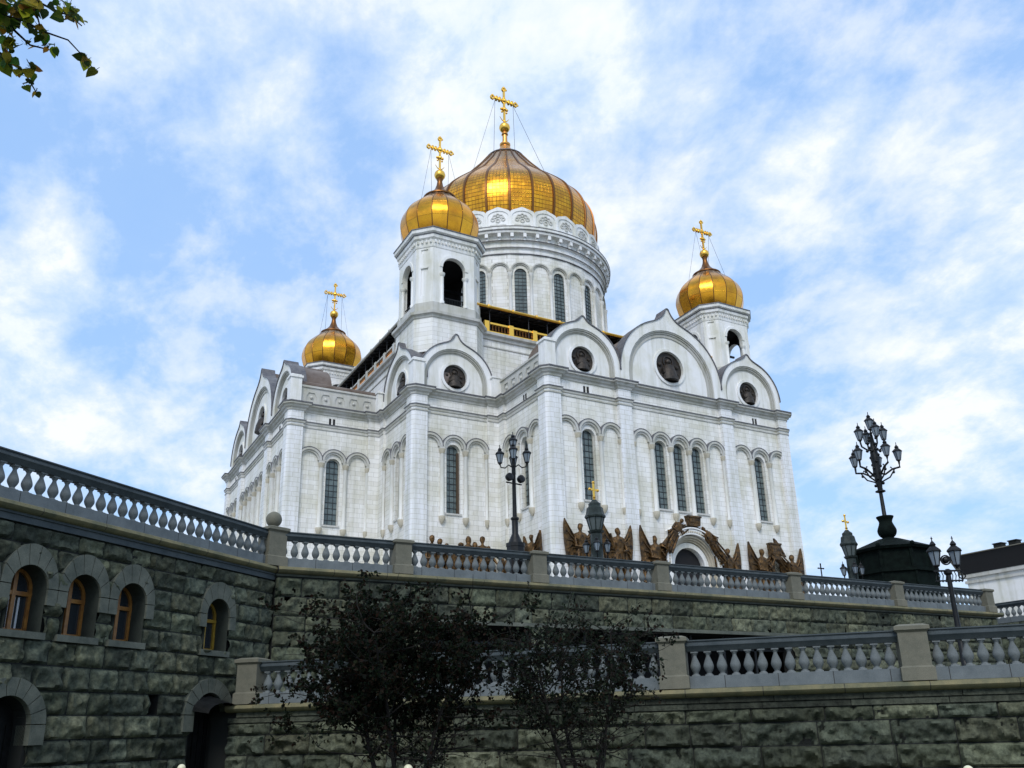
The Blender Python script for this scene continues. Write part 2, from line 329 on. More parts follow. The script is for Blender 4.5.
# ------------------------------------------------------------------ cathedral
Z0 = TZ
cath = empty('cathedral', (0, 0, Z0))
tag(cath, 'white marble cathedral with golden onion domes rising above the balustraded terrace', 'cathedral')
UP = (0, 0, -Z0)
NR = -PI / 2
H = [(0, -36), (-6.1, -36), (-6.1, -36.42), (-7.7, -36.42), (-7.7, -36), (-14.7, -36), (-14.7, -36.42), (-16.05, -36.42), (-16.37, -36.1), (-16.37, -34.7), (-15.95, -34.7),
     (-15.95, -27.35), (-16.25, -27.35), (-16.25, -26.1), (-17.4, -26.1), (-17.4, -25.8), (-24.55, -25.8), (-24.55, -26.22), (-25.9, -26.22)]
Q = H + [(y, x) for x, y in H[::-1]][:-1]
PLAN = []
for k in range(4):
    for x, y in Q:
        for _ in range(k): x, y = y, -x
        PLAN.append((x, y))
def cpart(name, mb, m, rz=0, smooth=None, loc=None, parent=None):
    l = Vector(UP) + Vector(loc or (0, 0, 0))
    return obj(name, mb, m, parent or cath, l, rz, smooth)
# --- walls
WIN = [(-11.4, .78), (-2.45, .78), (0, .78), (2.45, .78), (11.4, .78)]
def wall_panel(w0, w1, wins, portals, z1=22.6):
    mb = MB(); holes = []
    for cx, hw in wins: holes.append(arch(cx, hw, 10.35, 16.95, 12))
    outer = [(w0, Z0)]
    for cx, hw, zs in portals: outer += arch(cx, hw, Z0, zs, 14)
    outer += [(w1, Z0), (w1, z1), (w0, z1)]
    mb.plate(outer, holes, 0, .75); return mb
fw = wall_panel(-15.95, 15.95, WIN, [(-11.4, .95, 4.3), (0, 2.0, 4.55), (11.4, .95, 4.3)]).mesh('wall', MARBLE)
sw = wall_panel(-4.4, 4.4, [(-.5, .70)], [(0, .95, 4.3)]); sw.v = sw.v
swm = wall_panel(-5.1, 5.05, [(0.25, .78)], [(.25, .95, 4.3)]).mesh('wall', MARBLE)      # side bay, seen left -> right
swr = wall_panel(-5.05, 5.1, [(-.25, .78)], [(-.25, .95, 4.3)]).mesh('wall', MARBLE)
cwm = wall_panel(-4.9, 4.9, [(-.55, .78)], []).mesh('wall', MARBLE)
cwr = wall_panel(-4.9, 4.9, [(.55, .78)], []).mesh('wall', MARBLE)
cpart('wall', fw, None, 0, loc=(0, -36, 0)); cpart('wall', fw, None, NR, loc=(-36, 0, 0))
# side bay of left arm: face y=-15.95, x from -36 to -25.8, window at x -31.6
cpart('wall', swr, None, 0, loc=(-30.9, -15.95, 0))
# recess of front arm: face x=-15.95, local u -> -y ; window at y -31.6
cpart('wall', swm, None, NR, loc=(-15.95, -30.9, 0))
cpart('wall', cwm, None, 0, loc=(-20.9, -25.8, 0)); cpart('wall', cwr, None, NR, loc=(-25.8, -20.9, 0))
ins = []
for x, y in [(-15.2, -35.2), (-15.2, -25.0), (-25.0, -25.0), (-25.0, -15.2), (-35.2, -15.2)]: ins.append((x, y))
INN = []
for k in range(4):
    for x, y in ins:
        for _ in range(k): x, y = y, -x
        INN.append((x, y))
cpart('inner_wall', MB().prism(INN, Z0, 22.5), DARK)
# plain marble walls on the far sides
far = MB()
for k in (1, 2, 3):
    for (x0, y0), (x1, y1) in zip(Q[:-1], Q[1:]):
        if k == 1 and False: continue
        pts = []
        for x, y in ((x0, y0), (x1, y1)):
            for _ in range(k): x, y = y, -x
            pts.append((x, y))
        (ax, ay), (bx, by) = pts
        if min(ax, bx) < -35 and max(abs(ay), abs(by)) < 16.0: continue
        if min(ay, by) < -35.2 and max(abs(ax), abs(bx)) < 16.0: continue
        if any(max(abs(px_ - qx), abs(py_ - qy)) < 2.2 for px_, py_ in ((ax, ay), (bx, by)) for qx, qy in ((15.95, -36), (-36, 15.95))) and math.hypot(ax - bx, ay - by) < 5: continue
        far.add([(ax, ay, Z0), (bx, by, Z0), (bx, by, 22.6), (ax, ay, 22.6)], [(0, 1, 2, 3)])
cpart('wall', far, MARBLE)
# --- piers
def pier(poly): return MB().prism(poly, Z0, 22.58)
for cx in (-6.9, 6.9):
    for rz, (lx, ly) in ((0, (cx, -36)), (NR, (-36, -cx))):
        cpart('pier', pier([(-.8, -.42), (.8, -.42), (.8, .1), (-.8, .1)]), PIERM, rz, loc=(lx, ly, 0))
CP = [(1.25, 0.1), (1.25, -.42), (-.1, -.42), (-.42, -.1), (-.42, 1.25), (.1, 1.25), (.1, .1)]
for lx, ly, rz in ((-15.95, -36, 0), (-25.8, -25.8, 0), (-36, -15.95, 0), (15.95, -36, PI / 2), (-36, 15.95, NR)):
    cpart('pier', pier(CP), PIERM, rz, loc=(lx, ly, 0))
IP = [(0.1, .1), (-1.55, .1), (-1.55, 0), (-1.55, -.3), (-.3, -.3), (-.3, -1.55), (0.1, -1.55)]
cpart('pilaster', pier(IP), MARBLE, 0, loc=(-15.95, -25.8, 0)); cpart('pilaster', pier(IP), MARBLE, 0, loc=(-25.8, -15.95, 0))
# --- horizontal mouldings
cor = MB(); cor.sweep(PLAN, [(-.05, 22.56), (.10, 22.58), (.14, 22.8), (.32, 22.9), (.38, 23.1), (.60, 23.16), (.60, 23.36), (-.3, 23.56)])
cpart('cornice', cor, MOULD)
cf = MB(); cf.sweep(PLAN, [(.56, 23.33), (.68, 23.33), (.68, 23.46), (-.2, 23.64)]); cf.sweep(PLAN, [(.14, 21.42), (.22, 21.42), (.22, 21.50), (-.02, 21.56)]); cpart('cornice_flashing_shadow', cf, FLASH)  # flashing strips that double as painted shadow lines
sc_ = MB(); sc_.sweep(PLAN, [(-.02, 21.15), (.12, 21.2), (.16, 21.42), (-.02, 21.5)]); sc_.sweep(PLAN, [(-.02, 20.78), (.09, 20.82), (.09, 20.98), (-.02, 21.02)])
cpart('string_course', sc_, MOULD)
bs = MB(); bs.sweep(PLAN, [(.28, Z0), (.28, -1.2), (.14, -.9), (.14, 0.0), (-.02, .15)]); cpart('plinth', bs, TRIM)
slm = MB().box(-.12, .12, -.03, .05, 21.55, 22.25).mesh('vent_slit', DARK)
for d in (-.22, .22):
    for cx in (-11.4, 11.4): cpart('vent_slit', slm, None, 0, loc=(cx + d, -36, 0)); cpart('vent_slit', slm, None, NR, loc=(-36, cx + d, 0))
    cpart('vent_slit', slm, None, 0, loc=(-31.5 + d, -15.95, 0)); cpart('vent_slit', slm, None, NR, loc=(-15.95, -31.5 + d, 0))
# frieze with fine flutes above the side bays
fr = MB(); fr.box(-3.3, -.35, -.02, .02, 21.58, 22.4); fr.box(.35, 3.3, -.02, .02, 21.58, 22.4); fr.box(-.36, .36, -.02, .02, 22.3, 22.4)
for k in range(-15, 16):
    if abs(k) >= 2: fr.box(k * .205 - .04, k * .205 + .04, -.06, .0, 21.6, 22.35)
frm = fr.mesh('fluted_frieze', TRIM)
for cx in (-11.4, 11.4): cpart('fluted_frieze', frm, None, 0, loc=(cx, -36, 0)); cpart('fluted_frieze', frm, None, NR, loc=(-36, cx, 0))
# --- arcades (blind arches, columns) and windows
def column_mesh(t):
    m = MB(); m.cur = 1; m.lathe([(.05, 9.15), (.16 * t, 9.3), (.32 * t, 9.6), (.34 * t, 9.95)], 10, 0, -.16); m.cur = 0
    m.lathe([(.27 * t, 9.95), (.27 * t, 10.1), (.21 * t, 10.2), (.21 * t, 16.5), (.24 * t, 16.55)], 12, 0, -.17); m.cur = 1
    m.lathe([(.22 * t, 16.5), (.27 * t, 16.6), (.33 * t, 16.85), (.38 * t, 17.0)], 10, 0, -.17); return m.mesh('column', [TRIM, OCHRE], 35)
COL = {1.0: column_mesh(1.0), .72: column_mesh(.72)}
def arcade(n, s):
    mb = MB(); w = n * s
    for k in range(n):
        c = -w / 2 + s * (k + .5); ro = s / 2 - .002
        ring(mb, c, 17.3, ro, ro - .24, -.36, .02); ring(mb, c, 17.3, ro - .241, ro - .44, -.22, .02)
        mb.box(c - ro, c - ro + .3, -.34, .02, 16.98, 17.30); mb.box(c + ro - .3, c + ro, -.34, .02, 16.98, 17.30)
    xs = [(-w / 2 + s * k + (.22 if k == 0 else -.22 if k == n else 0), .72 if k in (0, n) else 1.0) for k in range(n + 1)]
    mb3 = MB()
    for k in range(n):
        c = -w / 2 + s * (k + .5); ro = s / 2
        ring(mb3, c, 17.3, ro + .07, ro - .0, -.40, .02, 12 if k else 0, 168 if k < n - 1 else 180)
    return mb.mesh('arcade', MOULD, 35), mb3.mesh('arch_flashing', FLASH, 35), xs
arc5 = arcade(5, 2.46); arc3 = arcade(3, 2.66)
def put_arcade(ms, loc, rz):
    o = cpart('arcade', ms[0], None, rz, loc=loc)
    obj('arch_flashing', ms[1], None, o)
    for x, t in ms[2]: obj('column', COL[t], None, o, (x, 0, 0))
def window_meshes(hw, z0, zs, cols, rows, y=.45):
    gl = MB(); gl.plate(arch(0, hw + .02, z0, zs, 12), [], y, y + .05)
    la = MB(); t = .026
    for k in range(cols + 1):
        x = -hw + 2 * hw * k / cols; top = zs + math.sqrt(max(0, hw * hw - x * x)); la.box(x - t * .8, x + t * .8, y - .05, y - .003, z0, top)
    for k in range(rows + 1):
        z = z0 + (zs + hw * .6 - z0) * k / rows; hh = hw if z < zs else math.sqrt(max(.01, hw * hw - (z - zs) ** 2)); la.box(-hh, hh, y - .055, y - .006, z - t, z + t)
    fr_ = MB(); ring(fr_, 0, zs, hw + .01, hw - .09, y - .12, y - .004); fr_.box(-hw, -hw + .09, y - .12, y - .004, z0, zs); fr_.box(hw - .09, hw, y - .12, y - .004, z0, zs); fr_.box(-hw - .15, hw + .15, -.14, y - .003, z0 - .18, z0 + .0)
    return gl.mesh('window', WGLASS), la.mesh('lattice', LEAD), fr_.mesh('window_frame', MOULD)
wm = window_meshes(.78, 10.35, 16.95, 3, 11)
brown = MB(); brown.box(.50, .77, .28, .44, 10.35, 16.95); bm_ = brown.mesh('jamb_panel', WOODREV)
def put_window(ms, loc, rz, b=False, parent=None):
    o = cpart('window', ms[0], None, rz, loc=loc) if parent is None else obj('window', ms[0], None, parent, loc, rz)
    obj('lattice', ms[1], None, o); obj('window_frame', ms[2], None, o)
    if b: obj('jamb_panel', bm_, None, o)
for rz, base in ((0, lambda u: (u, -36, 0)), (NR, lambda u: (-36, -u, 0))):
    put_arcade(arc5, base(0), rz); put_arcade(arc3, base(-11.4), rz); put_arcade(arc3, base(11.4), rz)
    for cx, hw in WIN: put_window(wm, base(cx), rz)
put_arcade(arc3, (-31.15, -15.95, 0), 0); put_window(wm, (-31.15, -15.95, 0), 0)
put_arcade(arc3, (-15.95, -31.15, 0), NR); put_window(wm, (-15.95, -31.15, 0), NR, True)
put_arcade(arc3, (-21.45, -25.8, 0), 0); put_window(wm, (-21.45, -25.8, 0), 0, True)
put_arcade(arc3, (-25.8, -21.45, 0), NR); put_window(wm, (-25.8, -21.45, 0), NR, True)
# --- gables (ogee kokoshniki)
def ogee(hw, zc, z0, zt, n=12):
    pts = [(-hw, z0)]; th = math.radians(112)
    for k in range(n + 1):
        a = PI + (th - PI) * k / n; pts.append((hw * math.cos(a), zc + hw * math.sin(a)))
    P = Vector(pts[-1]); T = Vector((math.sin(th), -math.cos(th))); T = Vector((abs(T.x), abs(T.y)))
    E_ = Vector((-.12, zt)); c1 = P + T * hw * .22; c2 = E_ + Vector((-.06 * hw, -.75 * (zt - zc - hw)))
    for k in range(1, 9):
        t = k / 8; p = P * (1 - t) ** 3 + c1 * 3 * t * (1 - t) ** 2 + c2 * 3 * t * t * (1 - t) + E_ * t ** 3; pts.append((p.x, p.y))
    return pts + [(-x, z) for x, z in pts[::-1]]
def gable_set(hw, zc, zt, mz, mr, vault=3.0):
    o = ogee(hw, zc, 23.4, zt); g1 = MB(); ri = hw * .845; r2 = hw * .745
    g1.plate(o, [arch(0, ri, 23.5, zc, 20)[::1]] , 0.0, 1.5)
    tym = MB(); tym.plate(arch(0, ri + .02, 23.45, zc, 20), [[(mr * math.cos(2 * PI * k / 24), mz + mr * math.sin(2 * PI * k / 24)) for k in range(24)]], .42, .8)
    mo = MB()
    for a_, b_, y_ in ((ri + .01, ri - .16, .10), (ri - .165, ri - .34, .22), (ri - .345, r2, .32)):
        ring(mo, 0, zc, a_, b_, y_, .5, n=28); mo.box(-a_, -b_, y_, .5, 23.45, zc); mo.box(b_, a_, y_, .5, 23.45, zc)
    st = MB(); n = len(o)      # hood moulding and copper strip following the outline
    for i in range(1, n - 2):
        (x0, z0), (x1, z1) = o[i], o[i + 1]; d = Vector((x1 - x0, z1 - z0)).normalized(); nn = Vector((-d.y, d.x)) * .10
        if nn.y < -.2 : nn = -nn
        st.add([(x0, -.12, z0), (x1, -.12, z1), (x1 + nn.x, -.12, z1 + nn.y), (x0 + nn.x, -.12, z0 + nn.y), (x0, 1.55, z0), (x1, 1.55, z1), (x1 + nn.x, 1.55, z1 + nn.y), (x0 + nn.x, 1.55, z0 + nn.y)],
               [(0, 1, 2, 3), (4, 7, 6, 5), (3, 2, 6, 7), (0, 4, 5, 1)])
    va = MB(); oi = ogee(hw * .97, zc, 23.4, zt - .35); va.plate(oi, [], 1.45, 1.45 + vault)
    me = MB(); me.lathe([(mr + .02, 0), (mr + .02, .2)], 32); me = MB()
    ring(me, 0, mz, mr + .30, mr, .26, .5, 0, 360, 36)
    rel = MB(); rel.plate([(mr * math.cos(2 * PI * k / 32), mz + mr * math.sin(2 * PI * k / 32)) for k in range(32)], [], .62, .7)
    b = mr / 1.6
    rel.ball((0, .58, mz + .62 * b), .30 * b, 9); ring(rel, 0, mz + .62 * b, .62 * b, .50 * b, .5, .62, 0, 360, 24)
    rel.lathe([(.95 * b, mz - 1.35 * b), (.85 * b, mz - .6 * b), (.62 * b, mz + .1 * b), (.25 * b, mz + .42 * b)], 12, 0, .68)
    for s_ in (-1, 1):
        rel.tube([(s_ * .6 * b, .5, mz - .1 * b), (s_ * .8 * b, .3, mz - .7 * b), (s_ * .15 * b, .1, mz - .5 * b)], .16 * b, 6); rel.ball((s_ * 1.0 * b, .6, mz + .2 * b), .22 * b, 7); rel.ball((s_ * .9 * b, .6, mz - .95 * b), .26 * b, 7)
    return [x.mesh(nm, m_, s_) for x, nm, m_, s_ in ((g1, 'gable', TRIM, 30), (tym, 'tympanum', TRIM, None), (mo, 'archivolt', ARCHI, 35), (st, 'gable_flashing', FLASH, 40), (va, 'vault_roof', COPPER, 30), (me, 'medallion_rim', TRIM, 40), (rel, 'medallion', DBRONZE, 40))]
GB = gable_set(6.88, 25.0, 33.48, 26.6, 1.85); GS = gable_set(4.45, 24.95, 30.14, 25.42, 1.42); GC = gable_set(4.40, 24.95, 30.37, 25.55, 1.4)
def put_gable(ms, loc, rz):
    o = cpart('gable', ms[0], None, rz, loc=loc)
    for m_ in ms[1:]: obj(m_.name.split('.')[0], m_, None, o)
    return o
for rz, base in ((0, lambda u, d=0: (u, -36 - d, 0)), (NR, lambda u, d=0: (-36 - d, -u, 0))):
    put_gable(GB, base(0, .04), rz); put_gable(GS, base(-11.36), rz); put_gable(GS, base(11.36), rz)
put_gable(GC, (-21.05, -25.8, 0), 0); put_gable(GC, (-25.8, -21.05, 0), NR)
# corner posts, side parapets
def post(w):
    mb = MB(); mb.box(-w, w, -w, w, 23.4, 26.35); mb.box(-w - .12, w + .12, -w - .12, w + .12, 26.35, 26.6); mb.box(-w + .05, w - .05, -w + .05, w - .05, 26.6, 26.75); return mb
for lx, ly in ((-15.7, -35.75), (-35.75, -15.7), (-25.55, -25.55)): cpart('corner_post', post(.62), TRIM, 0, loc=(lx, ly, 0))
for lx, ly in ((-16.6, -26.5), (-26.5, -16.6)):
    mb = MB(); mb.box(-.65, .65, -.4, .65, 23.4, 25.9) if lx > -20 else mb.box(-.4, .65, -.65, .65, 23.4, 25.9)
    mb.box(-.78, .78, -.5, .78, 25.9, 26.1) if lx > -20 else mb.box(-.5, .78, -.78, .78, 25.9, 26.1)
    cpart('corner_post', mb, TRIM, 0, loc=(lx + .35, ly + .6, 0))
par = MB(); par.plate([(-4.4, 23.45), (4.4, 23.45), (4.4, 25.5), (-4.4, 25.5)], [[(c - .55, 23.95), (c + .55, 23.95), (c + .55, 24.5), (c + .35, 24.95), (c - .35, 24.95), (c - .55, 24.5)] for c in (-3.2, -1.6, 0, 1.6, 3.2)], 0, .12, back=False)
par.box(-4.4, 4.4, .10, .6, 23.45, 25.5); par.box(-4.4, 4.4, -.14, .7, 25.5, 25.72)
for c in (-3.2, -1.6, 0, 1.6, 3.2): par.ball((c, .1, 24.4), .2, 8)
pm = par.mesh('parapet', BEIGE if False else MOULD)
cpart('parapet', pm, None, 0, loc=(-30.7, -15.95, 0)); cpart('parapet', pm, None, NR, loc=(-15.95, -30.7, 0))
# roofs
rf = MB()
def gable_roof(x0, x1, hw, zl, zt):    # arm along -x
    rf.add([(x0, -hw, zl), (x1, -hw, zl), (x1, 0, zt), (x0, 0, zt), (x0, hw, zl), (x1, hw, zl)], [(0, 1, 2, 3), (3, 2, 5, 4), (0, 3, 4)])
    rf.add([(x0, -hw + .0, 25.3), (x1, -hw, 25.3), (x1, -hw, zl), (x0, -hw, zl)], [(0, 1, 2, 3)])
gable_roof(-35, -23, 15.6, 26.1, 29.3)
rf.tube([(-35, -15.6, 25.85), (-26.4, -15.6, 25.85)], .42, 10)
rf.T = Matrix.Rotation(PI / 2, 4, 'Z'); gable_roof(-35, -23, 15.6, 26.1, 29.3); rf.T = Matrix.Identity(4)
rf.T = Matrix.Rotation(PI, 4, 'Z'); gable_roof(-35, -23, 15.6, 26.1, 29.3); rf.T = Matrix.Identity(4)
rf.prism([(-24.6, -24.6), (-15.5, -24.6), (-15.5, -15.5), (-24.6, -15.5)], 23.4, 25.8, [(-24.2, -24.2), (-15.5, -24.2), (-15.5, -15.5), (-24.2, -15.5)])
rf.prism([(25.3, -25.3), (15.5, -25.3), (15.5, -15.5), (25.3, -15.5)], 23.4, 25.8); rf.prism([(-25.3, 25.3), (-15.5, 25.3), (-15.5, 15.5), (-25.3, 15.5)], 23.4, 25.8)
cpart('arm_roof', rf, COPPER, smooth=35)
# saddle pieces between neighbouring corner gables
sd_ = MB(); sd_.prism([(-24.5, -24.5), (-22.0, -24.5), (-22.0, -22), (-24.5, -22)], 25.8, 28.6, [(-24.3, -24.3), (-22.0, -24.3), (-22.0, -22), (-24.3, -22)])
cpart('corner_vault', sd_, COPPER)
# --- central block
P_ = 23.2
core = MB(); core.prism([(-P_, -P_), (P_, -P_), (P_, P_), (-P_, P_)], 22.5, 32.3); cpart('central_block', core, MARBLE)
cc = MB(); cc.sweep([(P_, -P_), (-P_, -P_), (-P_, P_), (P_, P_)], [(-.05, 31.9), (.2, 32.0), (.25, 32.3), (.55, 32.45), (.6, 32.75), (-.8, 32.95)]); cpart('block_cornice', cc, MOULD)
cb = MB(); cb.sweep([(P_, -P_), (-P_, -P_), (-P_, P_), (P_, P_)], [(-.02, 31.0), (.1, 31.05), (.1, 31.2), (-.02, 31.25)]); cpart('block_moulding', cb, MOULD)
BAL = MB(); BAL.box(-16.2, 16.2, -.12, .12, 34.0, 34.22); BAL.box(-16.2, 16.2, -.14, .14, 32.9, 33.1)
BALB = BAL
for k in range(-5, 6):
    x = k * 3.2; BAL.box(x - .3, x + .3, -.2, .2, 32.9, 34.3); 
    BAL.cur = 1
    for j in range(1, 8): BALB.lathe([(.06, 33.1), (.13, 33.3), (.07, 33.6), (.12, 33.85), (.05, 34.0)], 6, x + j * .4, 0)
    BAL.cur = 0
BALM = BAL.mesh('roof_balustrade', [GOLD, RIBM])
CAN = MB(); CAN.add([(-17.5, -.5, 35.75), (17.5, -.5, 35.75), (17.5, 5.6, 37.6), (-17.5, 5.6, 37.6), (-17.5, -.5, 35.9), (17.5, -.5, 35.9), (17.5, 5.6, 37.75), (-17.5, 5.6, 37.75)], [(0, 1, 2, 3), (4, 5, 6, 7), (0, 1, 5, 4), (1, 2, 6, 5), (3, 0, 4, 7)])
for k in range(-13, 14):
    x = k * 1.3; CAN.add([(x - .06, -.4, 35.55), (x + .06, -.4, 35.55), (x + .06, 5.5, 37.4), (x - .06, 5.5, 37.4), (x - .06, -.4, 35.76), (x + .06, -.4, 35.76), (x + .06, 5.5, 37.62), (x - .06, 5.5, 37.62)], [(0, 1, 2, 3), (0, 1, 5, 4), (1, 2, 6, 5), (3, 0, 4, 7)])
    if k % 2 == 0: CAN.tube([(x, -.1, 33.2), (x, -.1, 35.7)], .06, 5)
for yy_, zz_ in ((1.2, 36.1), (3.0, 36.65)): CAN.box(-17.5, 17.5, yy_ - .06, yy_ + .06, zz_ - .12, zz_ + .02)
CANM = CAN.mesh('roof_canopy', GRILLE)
GUT = MB(); GUT.tube([(-17.5, -.62, 35.9), (17.5, -.62, 35.9)], .16, 8); 
for k in range(-5, 6): GUT.ball((k * 3.2, -.66, 35.9), .24, 7)
GUTM = GUT.mesh('gilded_gutter', GOLD)
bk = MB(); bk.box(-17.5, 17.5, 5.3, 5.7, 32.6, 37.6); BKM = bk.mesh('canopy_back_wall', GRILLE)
for rz, loc in ((0, (0, -P_, 0)), (NR, (-P_, 0, 0))):
    b1_, g1_ = BALM, GUTM
    if rz:
        b1_ = BALM.copy(); b1_.materials[0] = MOULD; g1_ = GUTM.copy(); g1_.materials[0] = MOULD  # left side's gold swapped for a pale tone to paint its different light
    o = cpart('roof_balustrade', b1_, None, rz, loc=loc)
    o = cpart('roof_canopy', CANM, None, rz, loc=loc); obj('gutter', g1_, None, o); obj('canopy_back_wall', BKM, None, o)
cr_ = MB(); cr_.prism([(-17.6, -17.6), (17.6, -17.6), (17.6, 17.6), (-17.6, 17.6)], 32.5, 36.4, [(-12, -12), (12, -12), (12, 12), (-12, 12)]); cpart('block_roof', cr_, COPPER)
# --- main drum
drum = cpart('drum', MB().lathe([(14.0, 35.5), (14.0, 51.9)], 64), DARK)
R32 = 14.3; hw = R32 * math.tan(PI / 32)
dw = MB(); da = MB(); dc = MB()
dwin = window_meshes(.84, 40.5, 48.1, 3, 15, .22)
for k in range(32):
    ang = math.radians(-90 + 11.25 * k); T = Matrix.Rotation(ang + PI / 2, 4, 'Z') @ Matrix.Translation((0, -R32, 0))
    for mb in (dw, da, dc): mb.T = T
    dw.plate([(-hw, 35.5), (hw, 35.5), (hw, 52.0), (-hw, 52.0)], [arch(0, .84, 40.5, 48.1)] if k % 2 == 0 else [], 0, .3, back=False)
    ring(da, 0, 48.42, hw - .002, hw - .2, -.30, .02); ring(da, 0, 48.42, hw - .2, hw - .36, -.18, .02)
    da.box(-hw, -hw + .28, -.28, .02, 48.05, 48.42); da.box(hw - .28, hw, -.28, .02, 48.05, 48.42)
dc.T = Matrix.Identity(4); dc.lathe([(.26, 40.0), (.2, 40.2), (.2, 47.4), (.24, 47.5), (.32, 47.9), (.36, 48.08)], 10, 0, -.14); dcm = dc.mesh('column', TRIM, 35)
for k in range(32):
    ang = math.radians(-90 + 11.25 * (k + .5)); rr_ = R32 / math.cos(PI / 32)
    if math.cos(ang - math.radians(-119)) > -.1: obj('column', dcm, None, drum, (rr_ * math.cos(ang), rr_ * math.sin(ang), 0), ang + PI / 2)
obj('drum_wall', dw, MARBLE, drum); obj('blind_arcade', da, MOULD, drum, smooth=35)
for k in range(0, 32, 2):
    ang = math.radians(-90 + 11.25 * k)
    if -250 < -90 + 11.25 * k - 0 and math.cos(ang - math.radians(-119)) < -.25: continue
    o = obj('window', dwin[0], None, drum, (R32 * math.cos(ang), R32 * math.sin(ang), 0), ang + PI / 2)
    # lattice joined at the same level, thin bars over the glass
    o2 = obj('window_lattice', dwin[1], None, drum, (R32 * math.cos(ang), R32 * math.sin(ang), 0), ang + PI / 2)
dco = MB(); dco.lathe([(14.2, 51.1), (14.4, 51.15), (14.45, 51.45), (14.35, 51.5), (14.4, 51.9), (14.6, 52.0), (14.62, 52.3), (14.5, 52.35), (14.55, 52.9), (14.85, 53.0), (14.85, 53.1), (14.6, 53.15), (14.65, 53.85), (15.35, 53.95), (15.45, 54.3), (15.6, 54.4), (15.6, 54.75), (15.45, 54.8), (14.6, 55.25), (14.3, 55.3), (13.0, 55.35)], 96)
obj('cornice', dco, TRIM, drum, smooth=25); df = MB()
for r_3, z_3 in ((15.6, 54.74), (15.47, 54.28), (14.87, 52.98), (14.63, 52.0), (14.46, 51.1)): df.lathe([(r_3 - .1, z_3), (r_3 + .05, z_3), (r_3 + .05, z_3 + .09), (r_3 - .1, z_3 + .09)], 96)
obj('cornice_flashing_shadow', df, FLASH, drum)
dn = MB(); dn.box(-.22, .22, -15.3, -14.55, 53.35, 53.96); dn.box(-.16, .16, -15.0, -14.55, 53.0, 53.349); dnm = dn.mesh('dentil', TRIM)
for k in range(54):
    if math.cos(2 * PI * k / 54 - PI / 2 - math.radians(-119)) > -.15: obj('dentil', dnm, None, drum, rz=2 * PI * k / 54)
kk = MB(); kd = MB(); NK = 26
for k in range(NK):
    T = Matrix.Rotation(2 * PI * (k + .53) / NK, 4, 'Z') @ Matrix.Translation((0, -14.2, 0)); kk.T = T; kd.T = T; w_ = 14.2 * math.tan(PI / NK)
    o = [(-w_, 55.25)] + [(-w_ * math.cos(PI * j / 14), 57.75 + .75 * math.sin(PI * j / 14) ** .9 + (.26 * max(0, 1 - abs(j - 7) / 2.2))) for j in range(15)] + [(w_, 55.25)]
    kk.plate(o, [arch(0, w_ * .86, 55.45, 57.2, 12, .95)], 0, .35); kk.plate(arch(0, w_ * .87, 55.4, 57.2, 12, .96), [], .12, .3)
    for j in range(5):
        t = math.radians(18 + 36 * j); ring(kd, .78 * math.cos(t), 56.5 + .95 * math.sin(t), .32, .17, .0, .14, 0, 360, 8)
    ring(kd, 0, 56.6, .34, .2, .0, .14, 0, 360, 8); kd.box(-1.15, 1.15, .03, .14, 55.75, 55.95)
kk.T = Matrix.Identity(4); kk.lathe([(13.6, 55.2), (13.9, 57.4), (13.6, 58)], 56)
obj('scalloped_parapet', kk, TRIM, drum); obj('rosette_carving', kd, MOULD, drum)
# --- main dome
def catm(prof, per=4):
    o = []; n = len(prof)
    for i in range(n - 1):
        p = [Vector(prof[max(0, min(n - 1, j))]) for j in (i - 1, i, i + 1, i + 2)]
        for k in range(per):
            t = k / per; o.append(tuple(.5 * ((2 * p[1]) + (p[2] - p[0]) * t + (2 * p[0] - 5 * p[1] + 4 * p[2] - p[3]) * t * t + (3 * p[1] - p[0] - 3 * p[2] + p[3]) * t ** 3)))
    o.append(tuple(prof[-1])); return o
DP = catm([(13.3, 58), (13.75, 60), (13.9, 62), (13.6, 64), (12.7, 65.9), (11.2, 67.6), (9.4, 69.3), (7.6, 71.0), (6.1, 72.8), (4.7, 74.5), (3.4, 76.3)])
DP0 = [(13.3, 55.5)] + DP
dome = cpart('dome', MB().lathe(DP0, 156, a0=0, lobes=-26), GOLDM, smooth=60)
def rib_mesh(prof, w, h):
    mb = MB(); n = len(prof); vs = []
    for i, (r, z) in enumerate(prof):
        ww = w * (0.55 + .45 * r / max(p[0] for p in prof)); vs += [(r - .1, -ww, z), (r + h, -ww * .7, z), (r + h, ww * .7, z), (r - .1, ww, z)]
    fs = [(4 * i + j, 4 * i + 4 + j, 4 * i + 4 + j + 1, 4 * i + j + 1) for i in range(n - 1) for j in range(3)]
    mb.add(vs, fs); return mb
rm = rib_mesh(DP, .22, .14).mesh('rib', RIBM)
dome.rotation_euler.z = 2 * PI * 1.03 / 26 - PI / 2
for k in range(26): obj('rib', rm, None, dome, (0, 0, 0), 2 * PI * k / 26 + PI / 26 * 0)
lan = MB(); lan.lathe([(2.7, 76.1), (3.0, 76.3), (3.0, 76.7), (2.5, 77.0), (1.9, 77.5), (1.4, 78.1), (1.05, 78.8), (.72, 79.5), (.88, 79.7), (.88, 79.9), (.5, 80.1), (.42, 80.6), (.38, 81.6), (.55, 81.8), (.4, 82.3)], 32)
for k in range(14):
    a_ = 2 * PI * k / 14; lan.ball((2.95 * math.cos(a_), 2.95 * math.sin(a_), 76.15), .36, 7)
obj('dome_lantern', lan, mat('old_gilding', (.72, .36, .10), .35, 1.0), dome, smooth=40)
cap = MB(); cap.lathe([(2.9, 76.68), (3.18, 76.7), (3.18, 76.84), (2.7, 76.95)], 32); obj('lantern_band', cap, FLASH, dome)
